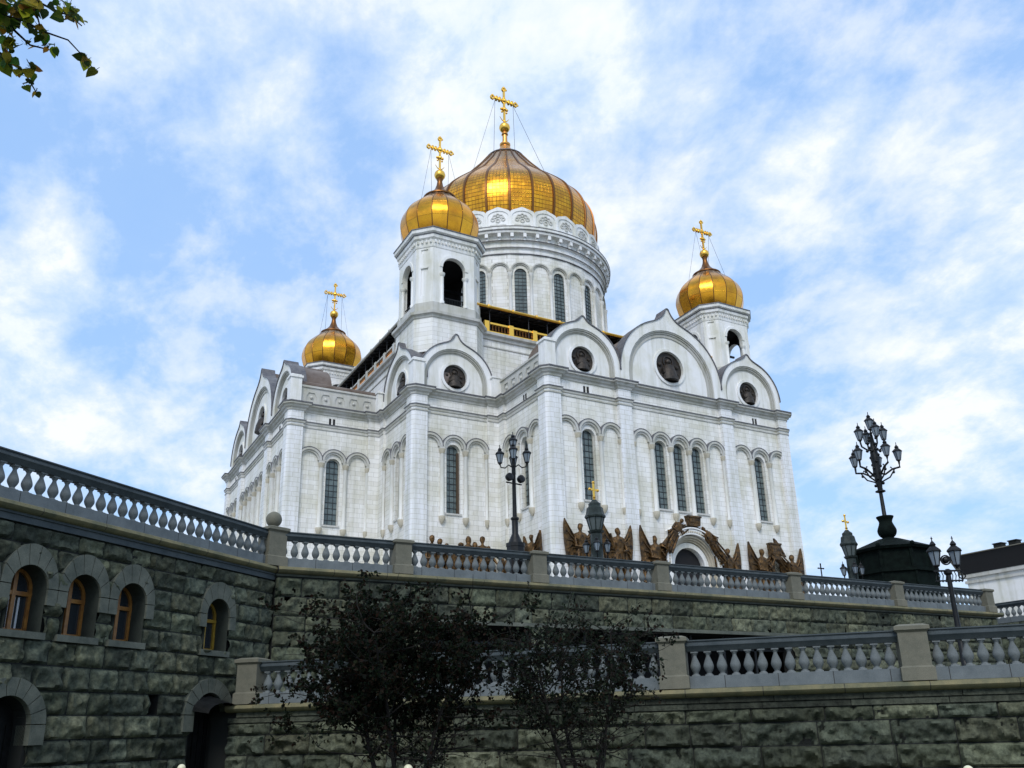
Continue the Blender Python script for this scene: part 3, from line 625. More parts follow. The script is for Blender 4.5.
def cross(parent, z0, z1, name='cross', rz=0, loc=(0, 0, 0)):
    h = z1 - z0; c = z0 + h * .62; mb = MB(); w = .045 * h; d = .035 * h
    mb.box(-w * .42, w * .42, -d * .7, d * .7, z0, z1 - .06 * h); mb.box(-.27 * h, .27 * h, -d * .7, d * .7, c - w * .42, c + w * .42)
    mb.plate([(-.10 * h, c), (0, c - .10 * h), (.10 * h, c), (0, c + .10 * h)], [], -d * .5, d * .5)
    for x, z, s_ in ((-.30 * h, c, 1), (.30 * h, c, 1), (0, z1 - .06 * h, 1)):
        ring(mb, x, z,   .06 * h, .03 * h, -d * .6, d * .6, 0, 360, 10)
        for dx, dz in ((.062, 0), (-.062, 0), (0, .062)):
            if dx * s_ < 0 or (x * dx < 0): continue
            mb.ball((x + dx * h, 0, z + dz * h), .024 * h, 6)
        if x: mb.ball((x, 0, z - .055 * h), .024 * h, 6)
    mb.ball((0, 0, c), .055 * h, 8); mb.ball((0, 0, z0 + h * .38), .06 * h, 7)
    for s_ in (-1, 1):
        mb.ball((s_ * .07 * h, 0, z0 + h * .38), .035 * h, 6); mb.ball((s_ * .06 * h, 0, z0 + h * .30), .025 * h, 6)
        for t in (.12, .2): mb.box(s_ * t * h - .022 * h, s_ * t * h + .022 * h, -d, d, c - .05 * h, c + .05 * h)
        mb.tube([(0, 0, z0 + .05 * h), (s_ * .06 * h, 0, z0 + .07 * h), (s_ * .12 * h, 0, z0 + .15 * h)], .018 * h, 5, .006 * h)
    return obj(name, mb, GOLD, parent, loc, rz, 40)
mb = MB(); mb.ball((0, 0, 83.2), .9, 16); obj('orb', mb, GOLD, dome, smooth=60)
cross(dome, 84.1, 91.3, rz=-dome.rotation_euler.z)
cab = MB()
for sx, sy in ((-1, -1), (1, -1), (-1, 1), (1, 1)): cab.tube([(sx * 1.7, 0, 88.2), (sx * 4.6, sy * 4.6, 73.0)], .028, 4)
obj('guy_cables', cab, IRON, dome, rz=-dome.rotation_euler.z)
# --- bell towers
def octo(w, k): return [(-k, -w), (-w, -k), (-w, k), (-k, w), (k, w), (w, k), (w, -k), (k, -w)]
def tower(x, y):
    t = cpart('bell_tower', MB().prism(octo(4.25, 2.7), 28.3, 32.7), MARBLE, loc=(x, y, 0))
    m = MB(); m.sweep(octo(4.25, 2.7), [(-.1, 32.25), (.1, 32.35), (.18, 32.6), (.42, 32.7), (.45, 33.0), (-.3, 33.3)]); m.prism(octo(4.12, 2.62), 33.0, 34.3); obj('lower_cornice', m, MOULD, t)
    li = MB(); s = MB(); w, k = 4.0, 2.55; pts = octo(w, k)
    for i in range(8):
        p, q = Vector(pts[i]), Vector(pts[(i + 1) % 8]); mid = (p + q) / 2; d = (q - p); L = d.length / 2; a = math.atan2(mid.y, mid.x) + PI / 2
        s.T = Matrix.Translation((mid.x, mid.y, 0)) @ Matrix.Rotation(a, 4, 'Z')
        main = abs(mid.x) < .1 or abs(mid.y) < .1
        if main:
            s.plate([(-L, 34.3), (-1.4, 34.3)] + arch(0, 1.4, 34.3, 38.9, 14)[1:-1] + [(1.4, 34.3), (L, 34.3), (L, 41.4), (-L, 41.4)], [], 0, .55)
            li.T = s.T; li.plate([(-L + .2, 34.3), (-1.38, 34.3)] + arch(0, 1.38, 34.3, 38.9, 14)[1:-1] + [(1.38, 34.3), (L - .2, 34.3), (L - .2, 41.2), (-L + .2, 41.2)], [], .565, .60)
            ring(s, 0, 38.9, 1.74, 1.38, -.10, .3, n=18)
            for sx in (-1, 1):
                s.lathe([(.30, 34.3), (.30, 34.6), (.22, 34.75), (.22, 37.7)], 12, sx * 1.45, .1); s.lathe([(.24, 37.7), (.36, 37.9), (.38, 38.1), (.26, 38.15)], 12, sx * 1.45, .1)
        else:
            s.plate([(-L, 34.3), (L, 34.3), (L, 41.4), (-L, 41.4)], [[(-.42, 35.2), (.42, 35.2), (.42, 38.6), (-.42, 38.6)], [(-.42, 40.5), (.42, 40.5), (.42, 41.0), (-.42, 41.0)]], 0, .16, back=False)
            li.T = s.T; li.box(-L, L, .515, .56, 34.3, 41.2); s.box(-L, L, .12, .5, 34.3, 41.4); s.box(-.5, .5, -.06, .1, 38.62, 38.85)
    s.T = Matrix.Identity(4); obj('belfry', s, TRIM, t, smooth=30); obj('belfry_shade_lining', li, DARK, t)  # near-black lining added so the belfry openings fill with painted shade
    ins_ = MB(); ins_.prism(octo(3.4, 2.2), 41.0, 41.3); obj('belfry_ceiling', ins_, DARK, t); ins_ = MB(); ins_.lathe([(.95, 36.0), (.85, 36.3), (.6, 37.2), (.42, 37.8), (.1, 38.0)], 16); ins_.tube([(0, 0, 37.9), (0, 0, 41)], .06, 6); obj('bell', ins_, IRON, t); ins_ = MB(); ins_.box(-3.5, 3.5, -.12, .12, 38.2, 38.45); obj('bell_beam', ins_, IRON, t); ins_ = MB()  # ceiling coloured near-black to stand in for shade
    for i in range(4):
        a = i * PI / 2; ins_.T = Matrix.Rotation(a, 4, 'Z'); ins_.box(-1.3, 1.3, -3.7, -3.62, 35.2, 35.28); 
        for j in range(-6, 7): ins_.box(j * .2 - .02, j * .2 + .02, -3.68, -3.64, 34.3, 35.2)
    ins_.T = Matrix.Identity(4); obj('railing', ins_, IRON, t)
    c = MB(); O = octo(4.0, 2.55); c.sweep(O, [(-.05, 41.2), (.06, 41.25), (.10, 41.45), (-.02, 41.5)]); c.sweep(O, [(-.3, 41.5), (.03, 41.5), (.05, 42.2), (.30, 42.35), (.36, 42.8), (.62, 42.95), (.66, 43.35), (.5, 43.5), (-.5, 43.75)]); c.prism(octo(3.75, 2.4), 41.4, 43.6)
    for i in range(8):
        p, q = Vector(O[i]), Vector(O[(i + 1) % 8]); n_ = int((q - p).length / .42); nn = Vector((-(q - p).y, (q - p).x)).normalized()
        for j in range(n_):
            m_ = p + (q - p) * (j + .5) / n_ + nn * .16; c.box(m_.x - .09, m_.x + .09, m_.y - .09, m_.y + .09, 41.75, 42.1)
    obj('cornice', c, TRIM, t); fl = MB(); fl.sweep(O, [(.62, 43.32), (.72, 43.33), (.72, 43.45), (-.3, 43.8)]); fl.sweep(O, [(.32, 42.72), (.41, 42.73), (.41, 42.83), (.3, 42.9)]); obj('cornice_flashing_shadow', fl, FLASH, t)
    SP = catm([(3.9, 43.4), (4.25, 44.3), (4.6, 45.5), (4.66, 46.4), (4.4, 47.5), (3.85, 48.4), (3.05, 49.2), (2.3, 49.9), (1.85, 50.5)], 3)
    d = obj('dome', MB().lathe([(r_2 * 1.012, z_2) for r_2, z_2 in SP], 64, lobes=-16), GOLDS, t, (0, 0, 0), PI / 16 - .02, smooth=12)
    r = MB(); rr = rib_mesh(SP, .09, .05)
    for j in range(16): r.T = Matrix.Rotation(2 * PI * (j + .5) / 16 - .02, 4, 'Z'); r.add(rr.v, rr.f)
    obj('dome_ribs', r, RIBM, t)
    n = MB(); n.lathe([(1.75, 50.3), (2.02, 50.4), (2.02, 50.56), (1.6, 50.8), (1.1, 51.25), (.65, 51.8), (.4, 52.5), (.3, 53.1), (.42, 53.4)], 24); obj('finial', n, RIBM, t, smooth=40)
    n = MB(); n.ball((0, 0, 54.0), .68, 14); obj('orb', n, GOLD, t, smooth=60)
    cross(t, 54.6, 59.6)
    ca = MB()
    for sx, sy in ((-1, -1), (1, -1), (-1, 1), (1, 1)): ca.tube([(sx * 1.2, 0, 57.4), (sx * 1.9, sy * 1.9, 49.5)], .02, 4)
    obj('guy_cables', ca, IRON, t)
    return t
t1 = tower(-20.92, -20.92)
for x, y in ((-20.92, 20.92), (20.92, -20.92)):
    copy_tree(t1, cath, loc=(x, y, -Z0))
# --- portals
def portal(big):
    p = MB(); q = MB(); dk = MB()
    if big:
        ring(p, 0, 4.6, 2.45, 1.95, -.15, .3, n=24); p.box(-2.45, -1.95, -.15, .3, Z0, 4.6); p.box(1.95, 2.45, -.15, .3, Z0, 4.6)
        for k, (ro, ri, yy) in enumerate(((2.62, 2.44, -.32), (2.80, 2.61, -.5), (2.98, 2.79, -.68))):
            ring(q, 0, 4.7, ro, ri, yy, .2, n=26); q.box(-ro, -ri, yy, .2, Z0, 4.7); q.box(ri, ro, yy, .2, Z0, 4.7)
        ring(p, 0, 4.8, 3.5, 2.97, -1.0, .1, n=30); p.box(-3.5, -2.97, -1.0, .1, Z0, 4.8); p.box(2.97, 3.5, -1.0, .1, Z0, 4.8); ring(p, 0, 5.1, 4.0, 3.62, -.8, .1, 48, 132, n=14); ring(p, 0, 4.85, 3.62, 3.49, -1.12, .1, n=30)
        for k in range(37):
            a = PI * k / 36; x, z = 3.23 * math.cos(a), 4.8 + 3.23 * math.sin(a); q.box(x - .085, x + .085, -1.06, -.99, z - .085, z + .085)
        dk.box(-2.0, 2.0, .5, .6, Z0, 6.6)
    else:
        ring(p, 0, 4.5, 1.95, 1.3, -.45, .2, n=20); ring(q, 0, 4.5, 1.3, .95, -.15, .3, n=20); p.box(-1.95, -1.3, -.45, .2, Z0, 4.5); p.box(1.3, 1.95, -.45, .2, Z0, 4.5)
        dk.box(-.95, .95, .5, .6, Z0, 5.4)
    return p.mesh('portal', TRIM, 30), q.mesh('portal_moulding', BEIGE, 30), dk.mesh('door', DARK)
PB, PS = portal(True), portal(False)
def put_portal(ms, loc, rz):
    o = cpart('portal', ms[0], None, rz, loc=loc); obj('portal_moulding', ms[1], None, o); obj('door', ms[2], None, o)
for rz, base in ((0, lambda u: (u, -36, 0)), (NR, lambda u: (-36, -u, 0))):
    put_portal(PB, base(0), rz); put_portal(PS, base(-11.4), rz); put_portal(PS, base(11.4), rz)
put_portal(PS, (-15.95, -31.15, 0), NR); put_portal(PS, (-31.15, -15.95, 0), 0)
# --- bronze angels and figures: one draped body each, wings as children
def wing_mesh(h, w, sgn):
    mb = MB(); n = 7
    out_ = [(-.1, -.2), (.12, .42), (.35, .85), (.6, 1.45), (.8, 2.1), (.92, 2.5), (.98, 1.9), (1.0, 1.0), (.97, .0), (.9, -1.0), (.8, -2.0), (.72, -2.7), (.6, -2.0), (.38, -1.4), (.1, -1.0)]
    pts = [(sgn * x * w, z * h / 4.0) for x, z in out_]
    mb.plate(pts, [], -.12, .12)
    for k in range(5):
        a = k / 4; mb.tube([(sgn * w * (.1 + .06 * a), -.16, h / 4 * (.2 - .8 * a)), (sgn * w * (.45 + .1 * a), -.22, h / 4 * (.9 - 1.6 * a)), (sgn * w * (.84 - .06 * a), -.14, h / 4 * (2.1 - 3.8 * a))], .10, 5, .04)
    return mb
def angel(h=5.2, seed=0, arm=1, wings=True, lean=0.0):
    rnd = random.Random(seed); mb = MB(); n = 14
    prof = [(.62, 0), (.70, .25), (.58, .5), (.50, 1.1), (.47, 1.7), (.50, 2.3), (.44, 2.7), (.40, 3.0), (.50, 3.45), (.55, 3.8), (.46, 4.05), (.2, 4.2), (.15, 4.32), (.2, 4.42), (.26, 4.6), (.25, 4.78), (.18, 4.93), (.01, 5.0)]
    vs = []; m = len(prof)
    for j, (r, z) in enumerate(prof):
        for k in range(n):
            a = 2 * PI * k / n; rr = r
            if j < 11: rr *= 1 + .17 * noise.noise(Vector((math.cos(a) * 2.2 + seed, math.sin(a) * 2.2, z * .5))) * 1.6 + (.08 if k % 2 else -.05)
            cx = lean * (z / 5) ** 1.5; vs.append((cx + rr * math.cos(a) * (1.15 if j < 11 else 1), rr * math.sin(a) * .75, z))
    mb.add(vs, [(j * n + k, j * n + (k + 1) % n, (j + 1) * n + (k + 1) % n, (j + 1) * n + k) for j in range(m - 1) for k in range(n)])
    mb.v = [(x * h / 5, y * h / 5, z * h / 5) for x, y, z in mb.v]; s = h / 5
    mb.v = [(x + .10 * noise.noise(Vector((x * 3, y * 3, z * 2.2 + seed))), y + .14 * noise.noise(Vector((x * 3.3 + 5, y * 3, z * 2.4 + seed))), z) for x, y, z in mb.v]
    L = lean
    mb.tube([(L * .7 + .5 * s * arm, 0, 3.75 * s), (L * .8 + .8 * s * arm, -.35 * s, 3.1 * s), (L + (.95 + rnd.random() * .3) * s * arm, -.6 * s, (3.4 + rnd.random() * .9) * s)], .17 * s, 7, .10 * s)
    mb.tube([(L * .7 - .5 * s * arm, 0, 3.75 * s), (L * .6 - .72 * s * arm, -.3 * s, 2.9 * s), (L * .5 - .2 * s * arm, -.62 * s, 2.75 * s)], .17 * s, 7, .11 * s)
    mb.ball((L * .5 - .15 * s * arm, -.66 * s, 2.75 * s), .13 * s, 7)
    for k in range(4):   # hanging folds
        x = (-.45 + .3 * k) * s; mb.tube([(x, -.36 * s, 2.6 * s), (x * 1.3, -.42 * s, 1.4 * s), (x * 1.5 + .1, -.46 * s, .15 * s)], .10 * s, 5, .15 * s)
    return mb
def statue(name, label, cat, loc, rz=0, h=5.2, seed=0, arm=1, wings=(1, 1), ry=0.0, lean=0, group='bronze figures along the cathedral walls', wh=1.0):
    o = obj(name, angel(h, seed, arm, lean=lean), BRONZE, None, loc, rz, 50); o.rotation_euler = (0, ry, rz); tag(o, label, cat, group)
    for sg, on in ((-1, wings[0]), (1, wings[1])):
        if on: obj('wing', wing_mesh(3.4 * on * h / 5.2, 1.45 * h / 5.2, sg), BRONZE, o, (lean * .6 + sg * .25, .12, 3.3 * h / 5), 0, 40)
    return o
yF = -36.85
AN = [
 ('bronze_angel', 'brown bronze angel with raised wings beside the corner pier, left of the left portal', (-13.5, yF, 2.35), 1, (1.0, .8), 0, 1),
 ('bronze_angel', 'bronze angel with folded dark wings right of the left portal, beside the gold cross pillar', (-9.2, yF, 2.3), -1, (1.0, 1.0), 0, 2),
 ('bronze_angel', 'tall bronze angel with one steep wing at the left foot of the central portal', (-4.75, yF, 1.9), 1, (1.25, .7), 0, 3),
 ('bronze_angel', 'bronze angel with a raised wing at the right foot of the central portal', (4.55, yF, 1.3), -1, (.9, 1.15), 0, 4),
 ('bronze_angel', 'bronze angel with spread wings at the left edge of the right-hand portal', (9.3, yF, 1.6), 1, (1.15, .9), 0, 5),
 ('bronze_angel', 'leaning bronze angel with a tall dark wing at the right edge of the right-hand portal', (13.6, yF, 1.3), -1, (.8, 1.2), 0, 6)]
for nm, lb, loc, arm, wg, ry, sd2 in AN: statue(nm, lb, 'statue', loc, 0, 5.4, sd2, arm, wg, ry)
statue('bronze_figure', 'robed bronze figure low beside the tall angel left of the central portal', 'statue', (-5.95, yF + .1, 1.4), 0, 4.2, 11, -1, (0, 0))
statue('bronze_figure', 'crouched bronze figure low beside the right foot of the central portal arch', 'statue', (5.6, yF + .1, .9), 0, 3.6, 12, 1, (0, 0))
statue('bronze_angel', 'bronze angel reclining on the left shoulder of the central portal arch', 'statue', (-3.75, yF - .1, 5.9), 0, 4.3, 13, 1, (0, 0), math.radians(38))
statue('bronze_angel', 'bronze angel reclining on the right shoulder of the central portal arch', 'statue', (3.85, yF - .1, 5.2), 0, 4.3, 14, -1, (0, 0), math.radians(-36))
statue('bronze_figure', 'bronze figure stretched along the arch above the central portal towards the plaque, left side', 'statue', (-2.9, yF, 7.6), 0, 2.5, 15, 1, (0, 0), math.radians(62))
statue('bronze_figure', 'bronze figure stretched along the arch above the central portal towards the plaque, right side', 'statue', (3.1, yF, 7.2), 0, 2.6, 16, -1, (0, 0), math.radians(-60))
statue('bronze_angel', 'small bronze angel reclining across the top of the right-hand portal', 'statue', (12.9, yF, 4.9), 0, 3.6, 17, -1, (0, .8), math.radians(-42))
def plaque(label, x, z, w, h, ribs=True):
    mb = MB(); mb.plate([(-w, -h * .8), (-w * .7, -h), (w * .7, -h), (w, -h * .8), (w * 1.15, h), (-w * 1.15, h)], [], -.25, .25); mb.box(-w * 1.2, w * 1.2, -.35, .25, h - .12, h + .05)
    mb.box(-w * .8, w * .8, -.31, -.24, -h * .3, h * .6); o = obj('bronze_plaque', mb, BRONZE, None, (x, -36.95, z)); tag(o, label, 'plaque', 'bronze plaques over the portals')
plaque('square bronze plaque crowning the central portal arch between reclining figures', .2, 9.1, .75, .5)
plaque('shield-like bronze plaque at the crown of the right-hand portal', 11.1, 6.8, .7, .85)
# recess side of the front arm and the corner block
statue('bronze_angel', 'bronze angel beside the narrow side portal arch next to the big corner pier', 'statue', (-16.8, -33.3, 2.1), NR, 5.0, 21, -1, (.9, .9))
statue('bronze_angel', 'brown bronze angel behind the street lamp base, at the inner corner of the wall', 'statue', (-16.8, -28.6, 1.3), NR, 5.0, 22, 1, (.8, .8))
LB = ['bronze figure with a raised arm, leftmost in the row on the white corner wall', 'bronze figure second from the left in the row on the white corner wall', 'short bronze figure third in the row on the white corner wall', 'low bronze figure fourth in the row on the white corner wall',
      'middle bronze figure in the row on the white corner wall, under its window', 'tall bronze figure sixth in the row on the white corner wall', 'bronze figure seventh in the row on the white corner wall, arm lifted', 'tall bronze figure eighth in the row on the white corner wall', 'broad bronze figure last in the row, nearest the inner corner of the wall']
for k, lb in enumerate(LB):
    statue('bronze_figure', lb, 'statue', (-24.1 + k * .78, -26.55 - .12 * (k % 2), 2.2), 0, (5.6, 5.3, 4.9, 4.7, 5.1, 5.8, 5.3, 5.9, 5.0)[k], 30 + k, -1 if k % 2 else 1, (0, 0), group='row of bronze figures on the corner wall')
statue('bronze_angel', 'bronze angel left of the side portal on the left wing, glimpsed between balusters', 'statue', (-33.2, -16.75, .6), 0, 5.0, 41, 1, (.8, .8))
statue('bronze_angel', 'bronze angel right of the side portal on the left wing, glimpsed between balusters', 'statue', (-29.0, -16.75, .6), 0, 5.0, 42, -1, (.8, .8))
# ------------------------------------------------------------------ rough stone retaining walls
TD = .72
TINTS = [tuple(c * TD for c in t) for t in [(.102, .116, .086), (.118, .130, .096), (.092, .104, .082), (.134, .144, .106), (.108, .120, .096), (.140, .148, .110), (.086, .10, .082), (.128, .132, .096)]]
def rock_wall(mb, length, courses, skip, seed, bl=(.6, 1.15), amp=.15, grid=.06):
    """blocks laid in local (x = along, z up, -y outwards); faces inside skip(x,z) are left out"""
    rnd = random.Random(seed)
    for ci in range(len(courses) - 1):
        z0, z1 = courses[ci], courses[ci + 1]; x = -rnd.random() * .6
        while x < length:
            w = rnd.uniform(*bl); x1 = min(x + w, length); xa = max(x, 0.0)
            if x1 - xa > .12:
                nx = max(3, int((x1 - xa) / grid)); nz = max(3, int((z1 - z0) / grid)); off = Vector((rnd.random() * 50, rnd.random() * 50, 0)); tt = TINTS[rnd.randrange(len(TINTS))]
                k_ = rnd.choice((.75, .9, 1.0, 1.1, 1.35)); tint = tuple(c * k_ for c in tt); bul = rnd.uniform(.6, 1.3); tilt = rnd.uniform(-.02, .03)
                vs = []
                for j in range(nz + 1):
                    for i in range(nx + 1):
                        a, b = i / nx, j / nz; X = xa + .012 + (x1 - xa - .024) * a; Z = z0 + .014 + (z1 - z0 - .028) * b
                        e = min(a * (x1 - xa), (1 - a) * (x1 - xa), b * (z1 - z0), (1 - b) * (z1 - z0)); ed = min(1, e / .075) ** .6
                        nv = noise.noise(Vector((X * 2.8, Z * 3.6, 0)) + off); n2 = noise.noise(Vector((X * 8, Z * 9, 3)) + off); n3 = abs(noise.noise(Vector((X * 4.5, Z * 2.0, 9)) + off))
                        n4 = noise.voronoi(Vector((X * 3.2, Z * 4.0, 0)) + off)[0][0]; D = ed * (.06 * bul + amp * (nv * .8 + .35 * n2 - .7 * n3 + .7 * n4 + .0)) + tilt * (1 - b) * ed
                        vs.append((X, -max(.0, D), Z))
                fs = []
                for j in range(nz):
                    for i in range(nx):
                        cx_, cz_ = xa + (x1 - xa) * (i + .5) / nx, z0 + (z1 - z0) * (j + .5) / nz
                        if skip and skip(cx_, cz_): continue
                        o = j * (nx + 1) + i; fs.append((o, o + 1, o + nx + 2, o + nx + 1))
                mb.ct = tint; mb.add(vs, fs)
            x += w
def ell(cx, cz, rx, rz, x, z, leg=0): return ((x - cx) / rx) ** 2 + ((z - cz) / rz) ** 2 < 1 if z > cz else (abs(x - cx) < rx and z > cz - leg)
def voussoirs(cx, zs, hw, ro, rzo, leg, nseg=7, y0=-.16, y1=.3):
    mb = MB()
    for k in range(nseg):
        a0, a1 = 180 * k / nseg + .7, 180 * (k + 1) / nseg - .7; ring(mb, cx, zs, ro, hw, y0, y1, a0, a1, 4, rzo, hw)
    for s in (-1, 1): mb.box(*(sorted((cx + s * hw, cx + s * ro))), y0, y1, zs - leg, zs - .012)
    return mb
def wallframe(origin, d):    # empty-like transform: local x along d, -y outwards
    ang = math.atan2(d.y, d.x); return ang
# left wall: local x from the far corner towards the camera reversed so that -y faces the viewer
LEN = 15.0
o = Lw(LEN, 0, 0); angL = math.atan2(-ED.y, -ED.x)
lw = empty('arched_retaining_wall', (o.x, o.y, CZ - 1.6), angL); tag(lw, 'dark rough-hewn granite wall on the left with arched windows and a doorway', 'wall')
ZB = 1.6          # local z = z_rel + 1.6
S = lambda s: LEN - s
wins = [(S(9.24), .5, 2.4, 3.42), (S(7.67), .5, 2.4, 3.42), (S(6.10), .5, 2.4, 3.42), (S(2.72), .5, 2.4, 3.42), (S(10.81), .5, 2.4, 3.42)]
doors = [(S(2.78), .62, -1.6, .58), (S(9.30), .62, -1.6, .35)]
def skipL(x, z):
    z -= ZB
    for cx, hw_, z0, zs in wins:
        if ell(cx, zs, hw_ + .05, hw_ + .05, x, z, zs - z0 + .02): return True
    for cx, hw_, z0, zs in doors:
        if ell(cx, zs, hw_ + .05, hw_ + .05, x, z, 9): return True
    if abs(x - S(4.85)) < .19 and .58 < z < 1.1: return True
    return False
cs = [z + ZB for z in (-1.6, -1.1, -.56, 0, .56, 1.1, 1.68, 2.25, 2.8, 3.35, 3.9, 4.42, 4.86)]
mb = MB(); rock_wall(mb, LEN - .02, cs, skipL, 3, (.55, 1.25)); f = obj('stone_facing', mb, ROCK, lw, smooth=50)
bk_ = MB(); holes = [arch(cx, hw_, z0 + ZB, zs + ZB, 12) for cx, hw_, z0, zs in wins]; outer = [(0, 0)]
for cx, hw_, z0, zs in sorted(doors): outer += arch(cx, hw_, 0, zs + ZB, 12)
outer += [(LEN - .0, 0), (LEN, 6.9), (0, 6.9)]
v0 = (S(4.85) - .19, .58 + ZB, S(4.85) + .19, 1.1 + ZB); holes.append([(v0[0], v0[1]), (v0[2], v0[1]), (v0[2], v0[3]), (v0[0], v0[3])])
bk_.plate(outer, holes, .0, .62); bk_.add([], []); obj('wall_core', bk_, JOINT, lw)
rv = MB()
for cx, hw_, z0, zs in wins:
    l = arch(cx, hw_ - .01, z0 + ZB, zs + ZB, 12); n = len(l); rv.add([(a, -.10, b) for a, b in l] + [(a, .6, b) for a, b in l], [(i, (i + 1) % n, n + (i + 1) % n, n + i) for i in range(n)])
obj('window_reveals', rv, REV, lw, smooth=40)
tb = MB(); tb.box(0, LEN - .05, -.10, .3, 4.86 + ZB, 5.02 + ZB); obj('string_course', tb, GRANR, lw)
bx_ = MB(); bx_.box(0, LEN, .62, .7, 0, 6.6); obj('dark_backing', bx_, DARK, lw)
for i, (cx, hw_, z0, zs) in enumerate(wins):
    obj('arch_surround', voussoirs(cx, zs + ZB, hw_, .775, 1.0, .38, 7), VOUS, lw, smooth=30)
    sil = MB(); sil.box(cx - .62, cx + .62, -.14, .4, z0 + ZB - .16, z0 + ZB); obj('window_sill', sil, VOUS, lw)
    w_ = WOODY if i == 3 else WOOD
    fr2 = MB(); t_ = .095; zt = zs + ZB; zb_ = z0 + ZB
    ring(fr2, cx, zt, hw_, hw_ - t_, .36, .46, n=14); fr2.box(cx - hw_, cx - hw_ + t_, .36, .46, zb_, zt); fr2.box(cx + hw_ - t_, cx + hw_, .36, .46, zb_, zt); fr2.box(cx - .05, cx + .05, .34, .46, zb_, zt + hw_ - .03); fr2.box(cx - hw_, cx + hw_, .35, .46, zt - .16, zt - .06); fr2.box(cx - hw_, cx + hw_, .36, .46, zb_, zb_ + t_)
    wi = obj('window', fr2, w_, lw, smooth=30)
    pn = MB(); pn.plate(arch(cx, hw_, zb_, zt, 12), [], .42, .44); obj('pane', pn, PANE, wi)
    if i == 0:
        cu = MB(); 
        for k in range(6): cu.box(cx - .42 + k * .12, cx - .37 + k * .12, .405, .418, zb_ + .1, zt - .2)
        obj('curtain', cu, mat('white_curtain', (.5, .52, .55), .8), wi)
for i, (cx, hw_, z0, zs) in enumerate(doors):
    obj('door_surround', voussoirs(cx, zs + ZB, hw_, 1.02, 1.02, .45, 9), VOUS, lw, smooth=30)
    dr = MB(); dr.plate(arch(cx, hw_, 0.05, zs + ZB, 12), [], .4, .46)
    for k in range(-2, 3): dr.box(cx + k * .22 - .015, cx + k * .22 + .015, .36, .4, .1, zs + ZB)
    obj('door', dr, IRON, lw)
aw = MB(); cx = doors[0][0]
vs = []
for k in range(9):
    a = PI * k / 8; vs += [(cx + .72 * math.cos(a), -.05, doors[0][3] + ZB + .12 + .42 * math.sin(a)), (cx + .72 * math.cos(a), -.75, doors[0][3] + ZB + .02 + .30 * math.sin(a))]
aw.add(vs, [(2 * k, 2 * k + 1, 2 * k + 3, 2 * k + 2) for k in range(8)]); obj('door_canopy', aw, IRON, lw)
# balustrade builder --------------------------------------------------
BP = catm([(.085, 0), (.085, .05), (.06, .07), (.115, .17), (.13, .25), (.10, .36), (.055, .47), (.05, .52), (.075, .56), (.075, .60)], 3)
bal_mb = MB(); bal_mb.lathe([(r, z) for r, z in BP], 12); bal_mb.box(-.10, .10, -.10, .10, -.03, .0 + .03); bal_mb.box(-.09, .09, -.09, .09, .58, .62)
BALUST = bal_mb.mesh('baluster', BALU, 40)
def ped_mesh(h=1.24, w=.31, ballt=False):
    mb = MB(); mb.box(-w - .05, w + .05, -w - .05, w + .05, 0, .30); mb.prism([(-w - .05, -w - .05), (w + .05, -w - .05), (w + .05, w + .05), (-w - .05, w + .05)], .30, .34, [(-w, -w), (w, -w), (w, w), (-w, w)]); mb.box(-w, w, -w, w, .34, h - .18)
    mb.prism([(-w, -w), (w, -w), (w, w), (-w, w)], h - .18, h - .12, [(-w - .06, -w - .06), (w + .06, -w - .06), (w + .06, w + .06), (-w - .06, w + .06)]); mb.box(-w - .07, w + .07, -w - .07, w + .07, h - .12, h - .03)
    mb.prism([(-w - .07, -w - .07), (w + .07, -w - .07), (w + .07, w + .07), (-w - .07, w + .07)], h - .03, h + .02, [(-w * .8, -w * .8), (w * .8, -w * .8), (w * .8, w * .8), (-w * .8, w * .8)])
    return mb
PED = ped_mesh().mesh('pedestal', TAN)
PEDL = ped_mesh(1.30, .33).mesh('pedestal', TAN)
def balustrade(root, length, peds, pitch, ends=(True, True), pedm=PED, y=.12, plinth=.30):
    """along local x, z=0 on coping top"""
    edges = []; pp = sorted(peds); cur = 0 if not pp or pp[0] > .5 else None
    xs = [0.0] + pp + [length]
    rail = MB(); pl = MB()
    prof = [(-.17, 1.02), (-.2, 1.05), (-.2, 1.10), (-.155, 1.12), (-.155, 1.15), (-.19, 1.17), (-.19, 1.2), (.19, 1.2), (.19, 1.17), (.155, 1.15), (.155, 1.12), (.2, 1.10), (.2, 1.05), (.17, 1.02), (.1, .92), (-.1, .92)]
    for a_, b_ in zip(xs[:-1], xs[1:]):
        ia = a_ + (.32 if a_ in pp else 0); ib = b_ - (.32 if b_ in pp else 0)
        if ib - ia < .4: continue
        n = len(prof); rail.add([(ia, y + p, z) for p, z in prof] + [(ib, y + p, z) for p, z in prof], [tuple(range(n)), tuple(range(n, 2 * n))[::-1]] + [(i, (i + 1) % n, n + (i + 1) % n, n + i) for i in range(n)])
        pl.box(ia, ib, y - .17, y + .17, 0, plinth)
        k = max(1, round((ib - ia - .1) / pitch))
        for j in range(k): obj('baluster', BALUST, None, root, (ia + .05 + (ib - ia - .1) * (j + .5) / k, y, plinth), 0)
    obj('rail', rail, GRANR, root, smooth=30); obj('plinth', pl, GRAN, root)
    for p in pp: obj('pedestal', pedm, None, root, (p, y, 0))
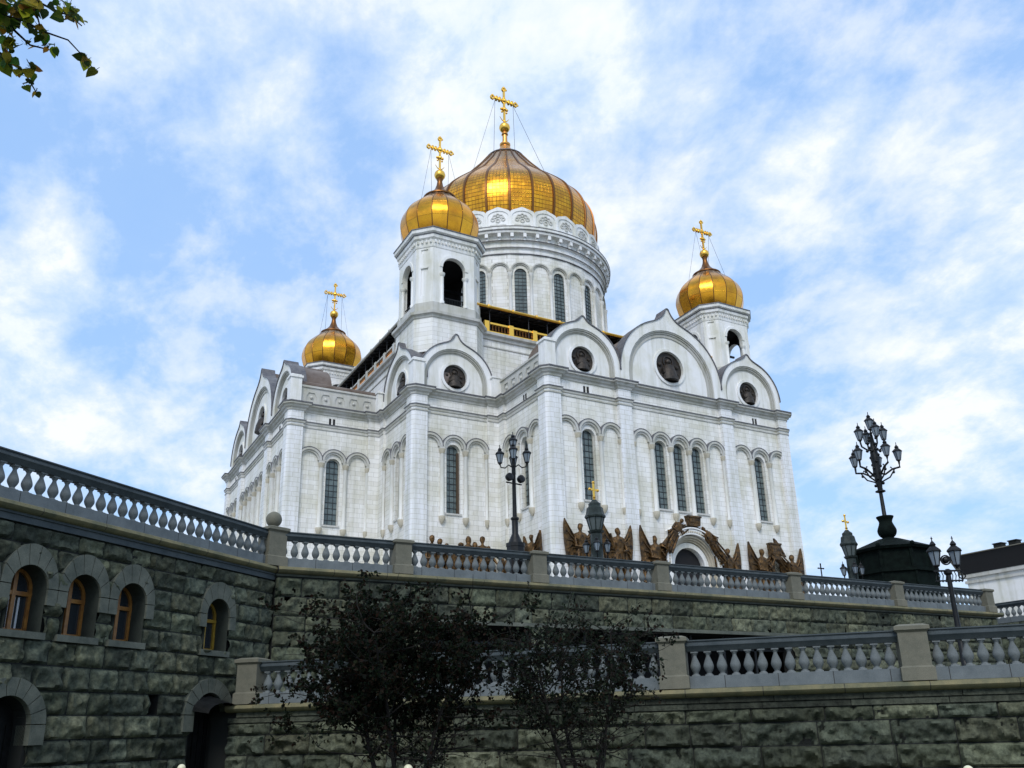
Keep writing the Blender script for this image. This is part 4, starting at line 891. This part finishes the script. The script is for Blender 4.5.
def coping(root, length, name='coping', z=0, ends=True):
    mb = MB(); prof = [(-.12, -.22), (-.24, -.19), (-.30, -.11), (-.28, -.03), (-.20, .0), (.45, .0), (.45, -.22)]
    n = len(prof); mb.add([(0, p, zz_) for p, zz_ in prof] + [(length, p, zz_) for p, zz_ in prof], [tuple(range(n)), tuple(range(n, 2 * n))[::-1]] + [(i, (i + 1) % n, n + (i + 1) % n, n + i) for i in range(n)])
    return obj(name, mb, COPE, root, (0, 0, z), smooth=40)
c_ = coping(lw, LEN - .05); c_.location.z = 5.29 + ZB
mb = MB(); mb.box(0, LEN - .1, -.14, .3, 5.02 + ZB, 5.08 + ZB); obj('cornice_bed', mb, GRANR, lw)
bl = empty('stone_balustrade', (o.x, o.y, CZ + 5.3), angL); tag(bl, 'grey granite balustrade sloping down from the upper left along the arched wall', 'balustrade', 'granite balustrades')
balustrade(bl, LEN - .35, [], .37)
# corner pedestal with ball
cp = empty('corner_pedestal', (CX + 6.85, CY + 29.05, CZ + 5.3), angL * .5); tag(cp, 'tan stone corner pedestal topped by a stone ball where the terrace balustrades meet', 'pedestal')
obj('pedestal_block', ped_mesh(1.32, .34), TAN, cp)
mb = MB(); mb.ball((0, 0, 1.62), .27, 14); mb.lathe([(.2, 1.32), (.14, 1.36), (.16, 1.40)], 12); obj('stone_ball', mb, TAN, cp, smooth=60)
# upper right wall (faces -y)
XR = 38.6
rw = empty('terrace_wall', (CX + 7.0, CY + 28.9, CZ - 1.6)); tag(rw, 'long dark rusticated granite wall carrying the upper terrace balustrade', 'wall')
opn = [(5.2, 9.7), (10.45, 23.2)]       # dark openings below the lintel
def skipR(x, z):
    return any(a < x < b for a, b in opn) and z - ZB < 3.62
cs = [z + ZB for z in (-1.6, -.9, -.2, .45, 1.1, 1.6, 2.15, 2.7, 3.2, 3.70, 4.33, 4.97)]
mb = MB(); rock_wall(mb, XR, cs, skipR, 9, (.7, 1.5)); obj('stone_facing', mb, ROCK, rw, smooth=50)
bk_ = MB(); bk_.plate([(0, 0), (opn[0][0], 0), (opn[0][0], 3.62 + ZB), (opn[0][1], 3.62 + ZB), (opn[0][1], 0), (opn[1][0], 0), (opn[1][0], 3.62 + ZB), (opn[1][1], 3.62 + ZB), (opn[1][1], 0), (XR, 0), (XR, 6.9), (0, 6.9)], [], 0, .6)
obj('wall_core', bk_, JOINT, rw)
mb = MB(); mb.box(4.9, 24.5, -.16, .2, 3.62 + ZB, 3.76 + ZB); mb.box(-.0, XR, -.05, .3, 5.0 + ZB, 5.08 + ZB); obj('string_course', mb, VOUS, rw)
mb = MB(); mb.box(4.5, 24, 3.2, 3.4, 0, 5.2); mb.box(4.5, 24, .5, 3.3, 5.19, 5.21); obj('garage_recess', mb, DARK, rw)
mb = MB(); mb.box(9.72, 10.42, -.06, .5, 0, 3.62 + ZB); obj('pier', mb, VOUS, rw)
mb = MB()
for k in range(7): mb.box(10.6 + k * 1.8, 10.72 + k * 1.8, .5, .6, 2.0, 5.2)
mb.box(5.2, 23.2, .5, .58, 4.6, 4.7); obj('gate_bars', mb, IRON, rw)
mb = MB(); mb.box(XR - .6, XR, .0, 17, 0, 6.9); obj('return_wall', mb, JOINT, rw)
mb = MB(); mb.box(XR - .02, XR + .1, .0, 17, 0, 6.6); obj('return_facing', mb, VOUS, rw)
c_ = coping(rw, XR + .3); c_.location.z = 5.29 + ZB
br = empty('stone_balustrade', (CX + 7.0, CY + 28.9, CZ + 5.3)); tag(br, 'long grey granite balustrade with tan pedestals running in front of the cathedral terrace', 'balustrade', 'granite balustrades')
balustrade(br, XR - .1, [4.45, 10.1, 16.1, 23.8, 30.9, XR - .45], .355)
# lower wall
angD = math.atan2(LD.y, LD.x); LL = 31
lo = empty('lower_wall', (L0.x, L0.y, CZ - 1.6), angD); tag(lo, 'low rough granite wall with yellowish coping in the right foreground', 'wall')
cs = [z + ZB for z in (-1.6, -1.08, -.55, 0, .34, .50)]
mb = MB(); rock_wall(mb, LL, cs[:-1], None, 21, (1.1, 1.9), .24, .05); obj('stone_facing', mb, ROCK, lo, smooth=50)
mb = MB(); mb.box(-.6, LL, .0, .5, 0, .34 + ZB); mb.box(-.6, LL, -.02, .5, .34 + ZB, .66 + ZB); obj('wall_core', mb, JOINT, lo)
mb = MB()
x = 0; rnd = random.Random(5)
while x < LL:
    w = rnd.uniform(1.2, 2.2); kq = rnd.uniform(.35, .7); mb.ct = tuple(c * kq for c in (.11, .12, .10)); mb.add([(x + .01, -.07, .345 + ZB), (x + w - .01, -.07, .345 + ZB), (x + w - .01, -.07, .48 + ZB), (x + .01, -.07, .48 + ZB), (x + .01, -.02, .49 + ZB), (x + w - .01, -.02, .49 + ZB)], [(0, 1, 2, 3), (3, 2, 5, 4)])
    kq = rnd.uniform(.35, .7); mb.ct = tuple(c * kq for c in (.11, .12, .10)); mb.add([(x + .31, -.11, .50 + ZB), (x + w + .29, -.11, .50 + ZB), (x + w + .29, -.11, .63 + ZB), (x + .31, -.11, .63 + ZB), (x + .3, .0, .49 + ZB), (x + w + .3, .0, .49 + ZB)], [(0, 1, 2, 3), (0, 1, 5, 4)]); x += w
obj('upper_courses', mb, ROCK, lo)
c_ = coping(lo, LL); c_.location.z = .85 + ZB
mb = MB(); mb.box(-.2, LL, -.30, .1, 0, .50); obj('base_course', mb, COPE, lo)
b2 = empty('stone_balustrade', (L0.x, L0.y, CZ + .86), angD); tag(b2, 'nearest blue-grey granite balustrade with stout balusters above the low foreground wall', 'balustrade', 'granite balustrades')
def lsol(x): return (x - 5.55) * math.sqrt(2)
balustrade(b2, LL, [.62, lsol(14.78), lsol(18.85), lsol(24.5)], .335, pedm=PEDL)
# return balustrade seen at the right edge, on the far side of the stairs
b3 = empty('stone_balustrade', (CX + 51.3, CY + 42, CZ + 5.3), -PI / 2); tag(b3, 'short far balustrade at the right edge in front of the white building', 'balustrade', 'granite balustrades')
balustrade(b3, 16, [0.0], .37)
fb = empty('stair_wall', (CX + 51.2, CY + 42, CZ - 1.6), -PI / 2); tag(fb, 'grey wall under the far balustrade beyond the end of the terrace wall', 'wall')
mb = MB(); rock_wall(mb, 16, [0, .6, 1.2, 1.8, 2.4, 3.0, 3.6, 4.2, 4.8, 5.4, 6.0, 6.88], None, 31, (.6, 1.3), .05, .15); obj('stone_facing', mb, ROCK, fb, smooth=50); mb = MB(); mb.box(0, 16, 0, .5, 0, 6.89); obj('wall_core', mb, JOINT, fb)
# ------------------------------------------------------------------ lamps
def lantern(mbf, mbg, c, s=1.0, rnd_=6):
    x, y, z = c
    mbg.lathe([(.10 * s, z), (.19 * s, z + .42 * s)], 6, x, y)
    for k in range(6):
        a = 2 * PI * k / 6; mbf.tube([(x + .105 * s * math.cos(a), y + .105 * s * math.sin(a), z), (x + .2 * s * math.cos(a), y + .2 * s * math.sin(a), z + .42 * s)], .014 * s, 4)
    mbf.lathe([(.04 * s, z - .12 * s), (.07 * s, z - .05 * s), (.12 * s, z - .02 * s), (.11 * s, z + .01 * s)], 6, x, y)
    mbf.lathe([(.20 * s, z + .42 * s), (.25 * s, z + .44 * s), (.23 * s, z + .48 * s), (.12 * s, z + .58 * s), (.08 * s, z + .62 * s), (.11 * s, z + .66 * s), (.06 * s, z + .74 * s), (.02 * s, z + .78 * s), (.015 * s, z + .92 * s)], 6, x, y)
    mbf.box(x - .035 * s, x + .035 * s, y - .01 * s, y + .01 * s, z + .85 * s, z + .87 * s)
def lamp_thing(name, label, loc, rz=0, group='ornate lantern lamps'):
    t = empty(name, loc, rz); tag(t, label, 'lamp', group); return t
def put_lantern(t, c, s=1.0):
    a, b = MB(), MB(); lantern(a, b, c, s); o = obj('lantern', a, IRON, t, smooth=30); obj('lantern_glass', b, LGLASS, o)
# street lamp on the terrace, left
t = lamp_thing('street_lamp', 'slim black lamp post with five lanterns standing against the white inner corner', tuple(W(16.75, 30.0, 5.3)), .15)
mb = MB(); mb.prism(octo(.34, .14), 0, 1.6); mb.prism(octo(.36, .15), 1.6, 1.75); mb.lathe([(.30, 1.75), (.22, 1.95), (.13, 2.15), (.13, 2.7), (.17, 2.74), (.17, 2.8), (.09, 2.85), (.075, 4.6), (.09, 4.65), (.07, 5.6)], 12); obj('post', mb, IRON, t, smooth=30)
mb = MB()
for k in range(4):
    a = k * PI / 2 - .66; dx, dy = math.cos(a), math.sin(a)
    mb.tube([(0, 0, 4.9), (.2 * dx, .2 * dy, 5.05), (.35 * dx, .35 * dy, 4.92), (.52 * dx, .52 * dy, 4.95), (.56 * dx, .56 * dy, 5.12)], .028, 6)
mb.tube([(-.4, 0, 4.25), (.4, 0, 4.25)], .03, 6); obj('lamp_arms', mb, IRON, t, smooth=40)
mb = MB()
for s in (-1, 1): mb.T = Matrix.Translation((s * .3, -.1, 4.46)) @ Matrix.Rotation(PI / 2.3, 4, 'X'); mb.lathe([(.15, -.1), (.17, 0), (.16, .08), (.05, .12)], 14)
mb.T = Matrix.Identity(4); obj('floodlight', mb, IRON, t, smooth=35)
for k in range(4):
    a = k * PI / 2 - .66; put_lantern(t, (.56 * math.cos(a), .56 * math.sin(a), 5.15), .85)
put_lantern(t, (0, 0, 5.72), .85)
# twin lantern lamp in the lower walk, right
t = lamp_thing('street_lamp', 'black lamp post with a pair of large lanterns rising behind the nearest balustrade', tuple(W(24.7, 16.9, .86)), -.5)
mb = MB(); mb.lathe([(.16, 0), (.16, .5), (.10, .6), (.075, 2.3), (.07, 3.3), (.12, 3.36), (.12, 3.45), (.05, 3.5)], 12); obj('post', mb, IRON, t, smooth=30)
mb = MB(); mb.box(-.42, .42, -.03, .03, 3.42, 3.47); mb.box(-.42, .42, -.03, .03, 3.12, 3.16)
for k in range(-4, 5): mb.tube([(k * .1, 0, 3.14), (k * .1 + .04, 0, 3.3), (k * .1, 0, 3.44)], .016, 5); mb.ball((k * .1, 0, 3.12), .028, 6)
ring(mb, 0, 3.78, .16, .12, -.02, .02, 0, 360, 20); mb.box(.40, .44, -.02, .02, 3.14, 3.44); ring(mb, .42, 3.3, .12, .09, -.02, .02, 0, 360, 14); mb.ball((0, 0, 3.78), .11, 8); obj('scroll_bracket', mb, IRON, t, smooth=40)
put_lantern(t, (-.32, 0, 3.62), .98); put_lantern(t, (.32, 0, 3.62), .98)
# pillar lamps with gilded crosses
def pillar_lamp(label, loc):
    t = lamp_thing('pillar_lamp', label, loc, .2, 'stout pillar lamps topped by gilded crosses')
    mb = MB(); mb.prism(octo(.75, .31), 0, 1.2); mb.lathe([(.6, 1.2), (.5, 1.35), (.36, 1.5), (.30, 1.7), (.28, 3.5), (.36, 3.56), (.40, 3.65)], 8); obj('column', mb, PILG, t)
    mb = MB(); mb.lathe([(.26, 3.66), (.42, 4.25), (.40, 4.3)], 8); obj('lantern_head', mb, mat('weathered_panel', (.09, .11, .11), .4), t)
    mb = MB(); mb.lathe([(.50, 4.28), (.52, 4.36), (.44, 4.5), (.42, 4.62), (.40, 4.78), (.30, 4.86), (.30, 5.0), (.18, 5.1), (.10, 5.2)], 8)
    for k in range(8): a = 2 * PI * k / 8; mb.tube([(.27 * math.cos(a), .27 * math.sin(a), 3.66), (.43 * math.cos(a), .43 * math.sin(a), 4.28)], .03, 4)
    obj('cap', mb, PILG, t)
    mb = MB(); mb.box(-.045, .045, -.03, .03, 5.15, 6.05); mb.box(-.26, .26, -.03, .03, 5.66, 5.75)
    for x, z in ((-.28, 5.705), (.28, 5.705), (0, 6.08)): mb.ball((x, 0, z), .075, 7)
    mb.lathe([(.10, 5.15), (.05, 5.25), (.09, 5.32), (.04, 5.38)], 8); obj('cross', mb, GOLD, t, smooth=40)
    mb = MB()
    for k in range(4):
        a = PI / 4 + k * PI / 2; dx, dy = math.cos(a), math.sin(a); mb.tube([(.2 * dx, .2 * dy, 2.3), (.38 * dx, .38 * dy, 2.15), (.5 * dx, .5 * dy, 2.3), (.5 * dx, .5 * dy, 2.55)], .035, 6); mb.tube([(.2 * dx, .2 * dy, 1.9), (.42 * dx, .42 * dy, 1.75), (.5 * dx, .5 * dy, 2.05)], .03, 5)
    obj('lamp_arms', mb, IRON, t, smooth=40)
    for k in range(4):
        a = PI / 4 + k * PI / 2; put_lantern(t, (.5 * math.cos(a), .5 * math.sin(a), 2.6), .85)
    return t
pillar_lamp('stout green-grey pillar lamp with a bright gold cross in front of the left portal', tuple(W(23.45, 34, 5.3)))
pillar_lamp('stout pillar lamp with a pale gold cross against the sky, left of the dark kiosk', tuple(W(41.1, 34, 5.3)))
# kiosk with the candelabra
K = W(44.9, 34.2, 5.3)
t = empty('kiosk', tuple(K)); tag(t, 'squat octagonal dark green metal kiosk with a low roof and an urn on top', 'kiosk')
def oc(r): return [(r * math.cos(PI / 8 + k * PI / 4), r * math.sin(PI / 8 + k * PI / 4)) for k in range(8)]
mb = MB(); mb.prism(oc(2.35), 0, 2.75); mb.prism(oc(2.5), 2.75, 2.95); mb.prism(oc(2.15), 2.95, 4.1)
for k in range(8):
    a = PI / 8 + k * PI / 4; mb.tube([(2.16 * math.cos(a), 2.16 * math.sin(a), 2.95), (2.16 * math.cos(a), 2.16 * math.sin(a), 4.1)], .12, 6); mb.tube([(2.36 * math.cos(a), 2.36 * math.sin(a), 0), (2.36 * math.cos(a), 2.36 * math.sin(a), 2.75)], .08, 6)
obj('body', mb, GREENM, t)
mb = MB(); mb.prism(oc(2.4), 4.1, 4.25, oc(2.5)); mb.prism(oc(2.5), 4.25, 5.0, oc(.6))
for k in range(8):
    a = PI / 8 + k * PI / 4; mb.ball((2.42 * math.cos(a), 2.42 * math.sin(a), 4.32), .13, 7)
obj('roof', mb, GREENM, t)
mb = MB(); mb.lathe(catm([(.42, 4.95), (.32, 5.08), (.48, 5.25), (.55, 5.55), (.42, 5.9), (.38, 6.1), (.5, 6.35), (.5, 6.4)], 3), 20); obj('urn', mb, GREENM, t, smooth=40)
t = lamp_thing('candelabra_lamp', 'large black candelabra street lamp with clusters of lanterns on top of the dark kiosk', (K.x, K.y, K.z + 6.3), .35)
mb = MB(); mb.lathe([(.2, -.1), (.13, .1), (.11, 1.6), (.3, 1.66), (.3, 1.72), (.14, 1.8), (.2, 2.3), (.26, 2.9), (.22, 3.4), (.28, 3.8), (.2, 4.4), (.12, 5.0), (.05, 5.6)], 12)
for k in range(26):
    a = k * 2.4; z = 1.9 + k * .14; mb.ball((.24 * math.cos(a), .24 * math.sin(a), z), .10, 6)
obj('post', mb, IRON, t, smooth=40)
mb = MB(); spots = []
for k in range(5):
    a = k * 2 * PI / 5 + .2; dx, dy = math.cos(a), math.sin(a); R_ = 1.35; mb.tube([(0, 0, 2.9), (.45 * dx, .45 * dy, 2.75), (.9 * dx, .9 * dy, 3.05), (R_ * dx, R_ * dy, 3.15), (R_ * dx, R_ * dy, 3.45)], .065, 6); mb.tube([(.2 * dx, .2 * dy, 2.3), (.7 * dx, .7 * dy, 2.55), (1.0 * dx, 1.0 * dy, 3.0), (.8 * dx, .8 * dy, 3.2)], .05, 6)
    spots.append((R_ * dx, R_ * dy, 3.6)); mb.ball((.95 * dx, .95 * dy, 2.85), .09, 6)
for k in range(4):
    a = k * PI / 2 + .7; dx, dy = math.cos(a), math.sin(a); mb.tube([(0, 0, 4.4), (.35 * dx, .35 * dy, 4.35), (.7 * dx, .7 * dy, 4.6), (.75 * dx, .75 * dy, 4.9)], .055, 6); spots.append((.75 * dx, .75 * dy, 5.05)); mb.ball((.4 * dx, .4 * dy, 4.3), .1, 6)
spots.append((0, 0, 5.75)); obj('lamp_arms', mb, IRON, t, smooth=40)
for s in spots: put_lantern(t, s, 1.25)
# small cross finial of a gate post behind the balustrade
t = empty('cross_finial', tuple(W(37.4, 33.0, 5.75))); tag(t, 'tiny dark cross on a thin pole peeking over the balustrade right of the cathedral', 'cross')
mb = MB(); mb.tube([(0, 0, 0), (0, 0, 1.9)], .035, 6); obj('pole', mb, IRON, t); mb = MB(); mb.box(-.03, .03, -.02, .02, 1.85, 2.35); mb.box(-.2, .2, -.02, .02, 2.08, 2.14)
for x, z in ((-.2, 2.11), (.2, 2.11), (0, 2.35)): mb.ball((x, 0, z), .045, 6)
obj('cross_arms', mb, IRON, t)
# white building at the right
B = W(90.8, 60.0, 5.3)
t = empty('white_building', tuple(B)); tag(t, 'low white building with a dark slanting roof at the right edge', 'building')
WH = 8.9
mb = MB(); mb.box(0, 18, -34, 0, 0, WH + .6); obj('wall', mb, TRIM, t)
mb = MB(); mb.box(-.35, 18.3, -34.3, .35, WH + .4, WH + .8); mb.box(-.18, 18.2, -34.2, .18, WH - .2, WH + .1); obj('cornice', mb, MOULD, t)
mb = MB(); mb.add([(-.4, .4, WH + .8), (-.4, -34.4, WH + .8), (-1.1, -34.6, WH + 2.8), (-1.1, 1.1, WH + 2.8), (18, .4, WH + .8), (18, 1.1, WH + 2.8), (18, -34.6, WH + 2.8)], [(0, 1, 2, 3), (0, 3, 5, 4), (3, 2, 6, 5)]); obj('roof', mb, mat('black_roof_sheet', (.012, .012, .014), .7), t)
mb = MB(); mb.add([(-.42, .45, WH + .8), (-.42, .0, WH + .8), (-1.13, .35, WH + 2.8), (-1.13, 1.15, WH + 2.8)], [(0, 1, 2, 3)]); mb.box(-1.25, 18, -34.7, 1.3, WH + 2.8, WH + 2.9); obj('roof_edge', mb, mat('tan_roof_trim', (.16, .15, .12), .6), t)
for yy2 in (-4.6, -6.3): mb = MB(); mb.box(-.6, .2, yy2 - .45, yy2 + .45, WH + 2.85, WH + 3.4); mb.box(-.7, .3, yy2 - .52, yy2 + .52, WH + 3.4, WH + 3.5); obj('chimney', mb, JOINT, t)
# ------------------------------------------------------------------ vegetation
def branch_pts(rnd, p, d, L, n=5, wob=.18, up=.1):
    pts = [p.copy()]; d = d.normalized()
    for i in range(n):
        d = (d + Vector((rnd.uniform(-wob, wob), rnd.uniform(-wob, wob), rnd.uniform(-wob, wob) + up))).normalized(); pts.append(pts[-1] + d * L / n)
    return pts
def add_leaf(mb, p, size, nrm, tang, tint, shape='oval'):
    b = nrm.cross(tang).normalized(); t = tang
    if shape == 'oval': pts = [(0, 0, 0), (.30, .32, .06), (.62, .30, .05), (1, 0, -.05), (.62, -.30, .05), (.30, -.32, .06)]
    else: pts = [(-.04, .0, 0), (-.10, .24, .04), (.08, .46, .08), (.42, .45, .08), (.75, .24, .04), (1.05, 0, -.06), (.75, -.24, .04), (.42, -.45, .08), (.08, -.46, .08), (-.10, -.24, .04)]
    vs = [tuple(p + t * x * size + b * y * size + nrm * z * size) for x, y, z in pts]
    n = len(vs); mb.ct = tint
    if shape == 'oval': mb.add(vs, [(0, 1, 2, 3), (0, 3, 4, 5)])
    else: mb.add(vs, [(0, 1, 2, 3, 4, 5), (0, 5, 6, 7, 8, 9)])
def rv3(rnd): 
    while 1:
        v = Vector((rnd.uniform(-1, 1), rnd.uniform(-1, 1), rnd.uniform(-1, 1)))
        if .05 < v.length < 1: return v.normalized()
def shrub(name, label, base, stems, seed, h, rx, zlo, nleaf, tints, cx=0):
    rnd = random.Random(seed); wood = MB(); lf = MB(); root = empty(name, tuple(base)); tag(root, label, 'tree', 'dark small trees before the lower wall')
    twigs = []; lobes = [(Vector((cx + rnd.uniform(-.8, .8) * rx, rnd.uniform(-.6, .6) * rx * .7, rnd.uniform(zlo + .35, h - .45))), rnd.uniform(.38, .75)) for _ in range(13)]
    def inside(p): return any((p - c).length < r for c, r in lobes) or (((p.x - cx) / rx) ** 2 + (p.y / (rx * .75)) ** 2 + ((p.z - (zlo + h) / 2) / ((h - zlo) / 2)) ** 2 < .72)
    for s in range(stems):
        a = 2 * PI * s / stems + rnd.random() * .6; d = Vector((math.cos(a) * .5 + cx * .25, math.sin(a) * .3, 1)); st = branch_pts(rnd, Vector((math.cos(a) * .1, math.sin(a) * .1, 0)), d, h * rnd.uniform(.75, .92), 9, .14, .03)
        wood.tube(st, .05, 6, .014)
        for j in range(3, 10):
            for _ in range(4):
                aa = rnd.uniform(0, 2 * PI); dd = Vector((math.cos(aa), math.sin(aa) * .8, rnd.uniform(-.15, .8))); br_ = branch_pts(rnd, st[j], dd, rx * rnd.uniform(.4, .95), 6, .3, .0); wood.tube(br_, .013, 5, .004)
                for q in br_[1:]:
                    if not inside(q) and rnd.random() < .6: continue
                    for _ in range(2):
                        tw = branch_pts(rnd, q, rv3(rnd) + Vector((0, 0, .1)), rnd.uniform(.2, .45), 3, .35, .0); wood.tube(tw, .005, 3, .002); twigs.append(tw)
    n = 0
    while n < nleaf:
        tw = rnd.choice(twigs); k = rnd.random() * (len(tw) - 1.001); j = int(k); p = tw[j].lerp(tw[j + 1], k - j) + rv3(rnd) * rnd.uniform(0, .08); n += 1
        if p.z < zlo - .1 and rnd.random() < .8: continue
        c = rnd.choice(tints); f2 = rnd.uniform(.5, 1.4); add_leaf(lf, p, rnd.uniform(.05, .095), rv3(rnd), rv3(rnd), tuple(x * f2 for x in c))
    obj('trunk', wood, BARK, root, smooth=50); obj('crown', lf, LEAF, root)
DT = [(.012, .022, .010), (.022, .016, .009), (.016, .020, .009), (.007, .011, .007), (.020, .010, .006), (.010, .018, .010)]
DT2 = [(.014, .024, .013), (.018, .018, .012), (.022, .03, .016), (.010, .016, .010), (.026, .016, .010), (.04, .055, .035)]
shrub('small_tree', 'dense almost black small tree in front of the lower wall, left of centre', W(6.15, 15.6, -1.6), 6, 4, 4.1, 2.0, 1.75, 30000, DT)
shrub('small_tree', 'sparser dark small tree with reddish leaves right of the dense one', W(9.9, 15.2, -1.6), 5, 8, 3.85, 1.6, 1.7, 8500, DT2)
# linden branch reaching in from the upper left; its trunk stands just outside the picture
rnd = random.Random(12); lt = empty('linden_tree', tuple(W(-4.2, 4.6, -1.6))); tag(lt, 'leafy linden branch with yellow-green heart-shaped leaves reaching in at the top left', 'tree')
wood = MB(); lf = MB(); Bz = Vector((-4.2, 4.6, -1.6))
def LP(x, y, z): return Vector((x, y, z)) - Bz
r2, u2, f2 = r_, u_, f_
def pixdir(u, v, dist):
    d = f_ + r_ * ((u - 512) / 865.6) - u_ * ((v - 434.84) / 865.6); d = d.normalized() * dist; return LP(d.x, d.y, d.z)
wood.tube([LP(-4.2, 4.6, -1.6), LP(-4.1, 4.7, 1.0), LP(-4.0, 4.9, 3.2), LP(-3.8, 5.0, 5.5)], .16, 10, .09)
nodes = {'a': [(-160, -60, 7.2), (-60, -10, 7.0), (0, 15, 6.9), (22, 20, 6.9), (45, 32, 6.9), (68, 40, 6.85), (82, 55, 6.85)], 'b': [(-150, 20, 7.1), (-60, 30, 7.0), (-5, 50, 6.9), (15, 62, 6.9), (28, 78, 6.9), (36, 92, 6.9)],
         'c': [(-100, -80, 7.2), (-20, -30, 7.0), (20, -8, 6.9), (50, 8, 6.9), (70, 16, 6.9), (82, 26, 6.9)], 'd': [(0, 5, 6.9), (14, 30, 6.9), (30, 45, 6.85), (50, 50, 6.85)], 'e': [(40, -10, 6.8), (36, 12, 6.8), (40, 26, 6.8)]}
B3 = {k: [pixdir(*p) for p in v] for k, v in nodes.items()}
wood.tube([LP(-4.0, 4.9, 3.2), B3['a'][0], B3['a'][1]], .05, 7, .014); wood.tube([LP(-4.05, 4.8, 2.6), B3['b'][0], B3['b'][1]], .045, 7, .012); wood.tube([LP(-3.9, 4.95, 4.2), B3['c'][0], B3['c'][1]], .05, 7, .014)
for k, v in B3.items(): wood.tube(v, .011, 5, .004)
GT = [(.05, .11, .010), (.09, .14, .012), (.18, .19, .015), (.30, .27, .02), (.03, .06, .010), (.02, .04, .010), (.24, .16, .02)]
tips = [(-40, 20, 26, 26, 26), (4, 30, 12, 22, 26), (8, 12, 16, 16, 44), (30, 8, 14, 10, 14), (22, 4, 14, 8, 12), (26, 14, 9, 8, 8), (8, 38, 8, 14, 12), (6, 60, 10, 9, 26), (20, 70, 9, 7, 9), (30, 68, 4, 8, 5), (40, 32, 6, 4, 5), (32, 28, 10, 8, 6), (46, 46, 5, 4, 4), (54, 50, 3, 3, 2), (66, 8, 10, 9, 16), (60, 2, 12, 6, 8), (72, 17, 8, 6, 6), (82, 22, 2, 4, 2), (86, 60, 3, 4, 6), (95, 70, 1, 1, 1), (28, 84, 6, 3, 4), (36, 93, 2, 2, 2), (20, 44, 12, 6, 6), (0, 0, 20, 20, 10)]
for u0, v0_, su, sv, n in tips:
    for _ in range(n):
        p = pixdir(u0 + rnd.gauss(0, .5) * su, v0_ + rnd.gauss(0, .5) * sv, rnd.uniform(6.7, 7.1)); nrm = (Vector((0, -.55, .35)) + rv3(rnd) * .75).normalized(); tg = (Vector((0, 0, -1)) + rv3(rnd) * .8); tg = (tg - nrm * tg.dot(nrm)).normalized()
        add_leaf(lf, p, rnd.choice((.04, .045, .055, .06, .07, .08)), nrm, tg, tuple(x * rnd.uniform(.6, 1.3) for x in rnd.choice(GT)), 'heart'); wood.tube([p, p - tg * .03], .002, 3)
obj('trunk', wood, BARK, lt, smooth=50); obj('crown', lf, LEAF2, lt)
# another bit of twig with leaves at the left edge
# ------------------------------------------------------------------ globe bollards at the path edge
for i, (x, y, z, lb) in enumerate(((2.85, 18, -.48, 'pale globe bollard light at the foot of the arched doorway'), (5.72, 14, -.51, 'pale globe bollard light below the dense dark tree'), (12.2, 8.6, -.66, 'pale globe bollard light at the lower right in front of the low wall'))):
    t = empty('bollard_light', tuple(W(x, y, -1.6))); tag(t, lb, 'bollard light', 'globe bollard lights by the path')
    mb = MB(); mb.lathe([(.07, 0), (.05, .05), (.035, .1), (.035, 1.6 + z - .16), (.06, 1.6 + z - .14)], 12); obj('post', mb, IRON, t, smooth=30)
    mb = MB(); mb.ball((0, 0, 1.6 + z - .07), .075, 14); obj('globe', mb, mat('opal_globe', (.75, .72, .5), .3), t, smooth=60)
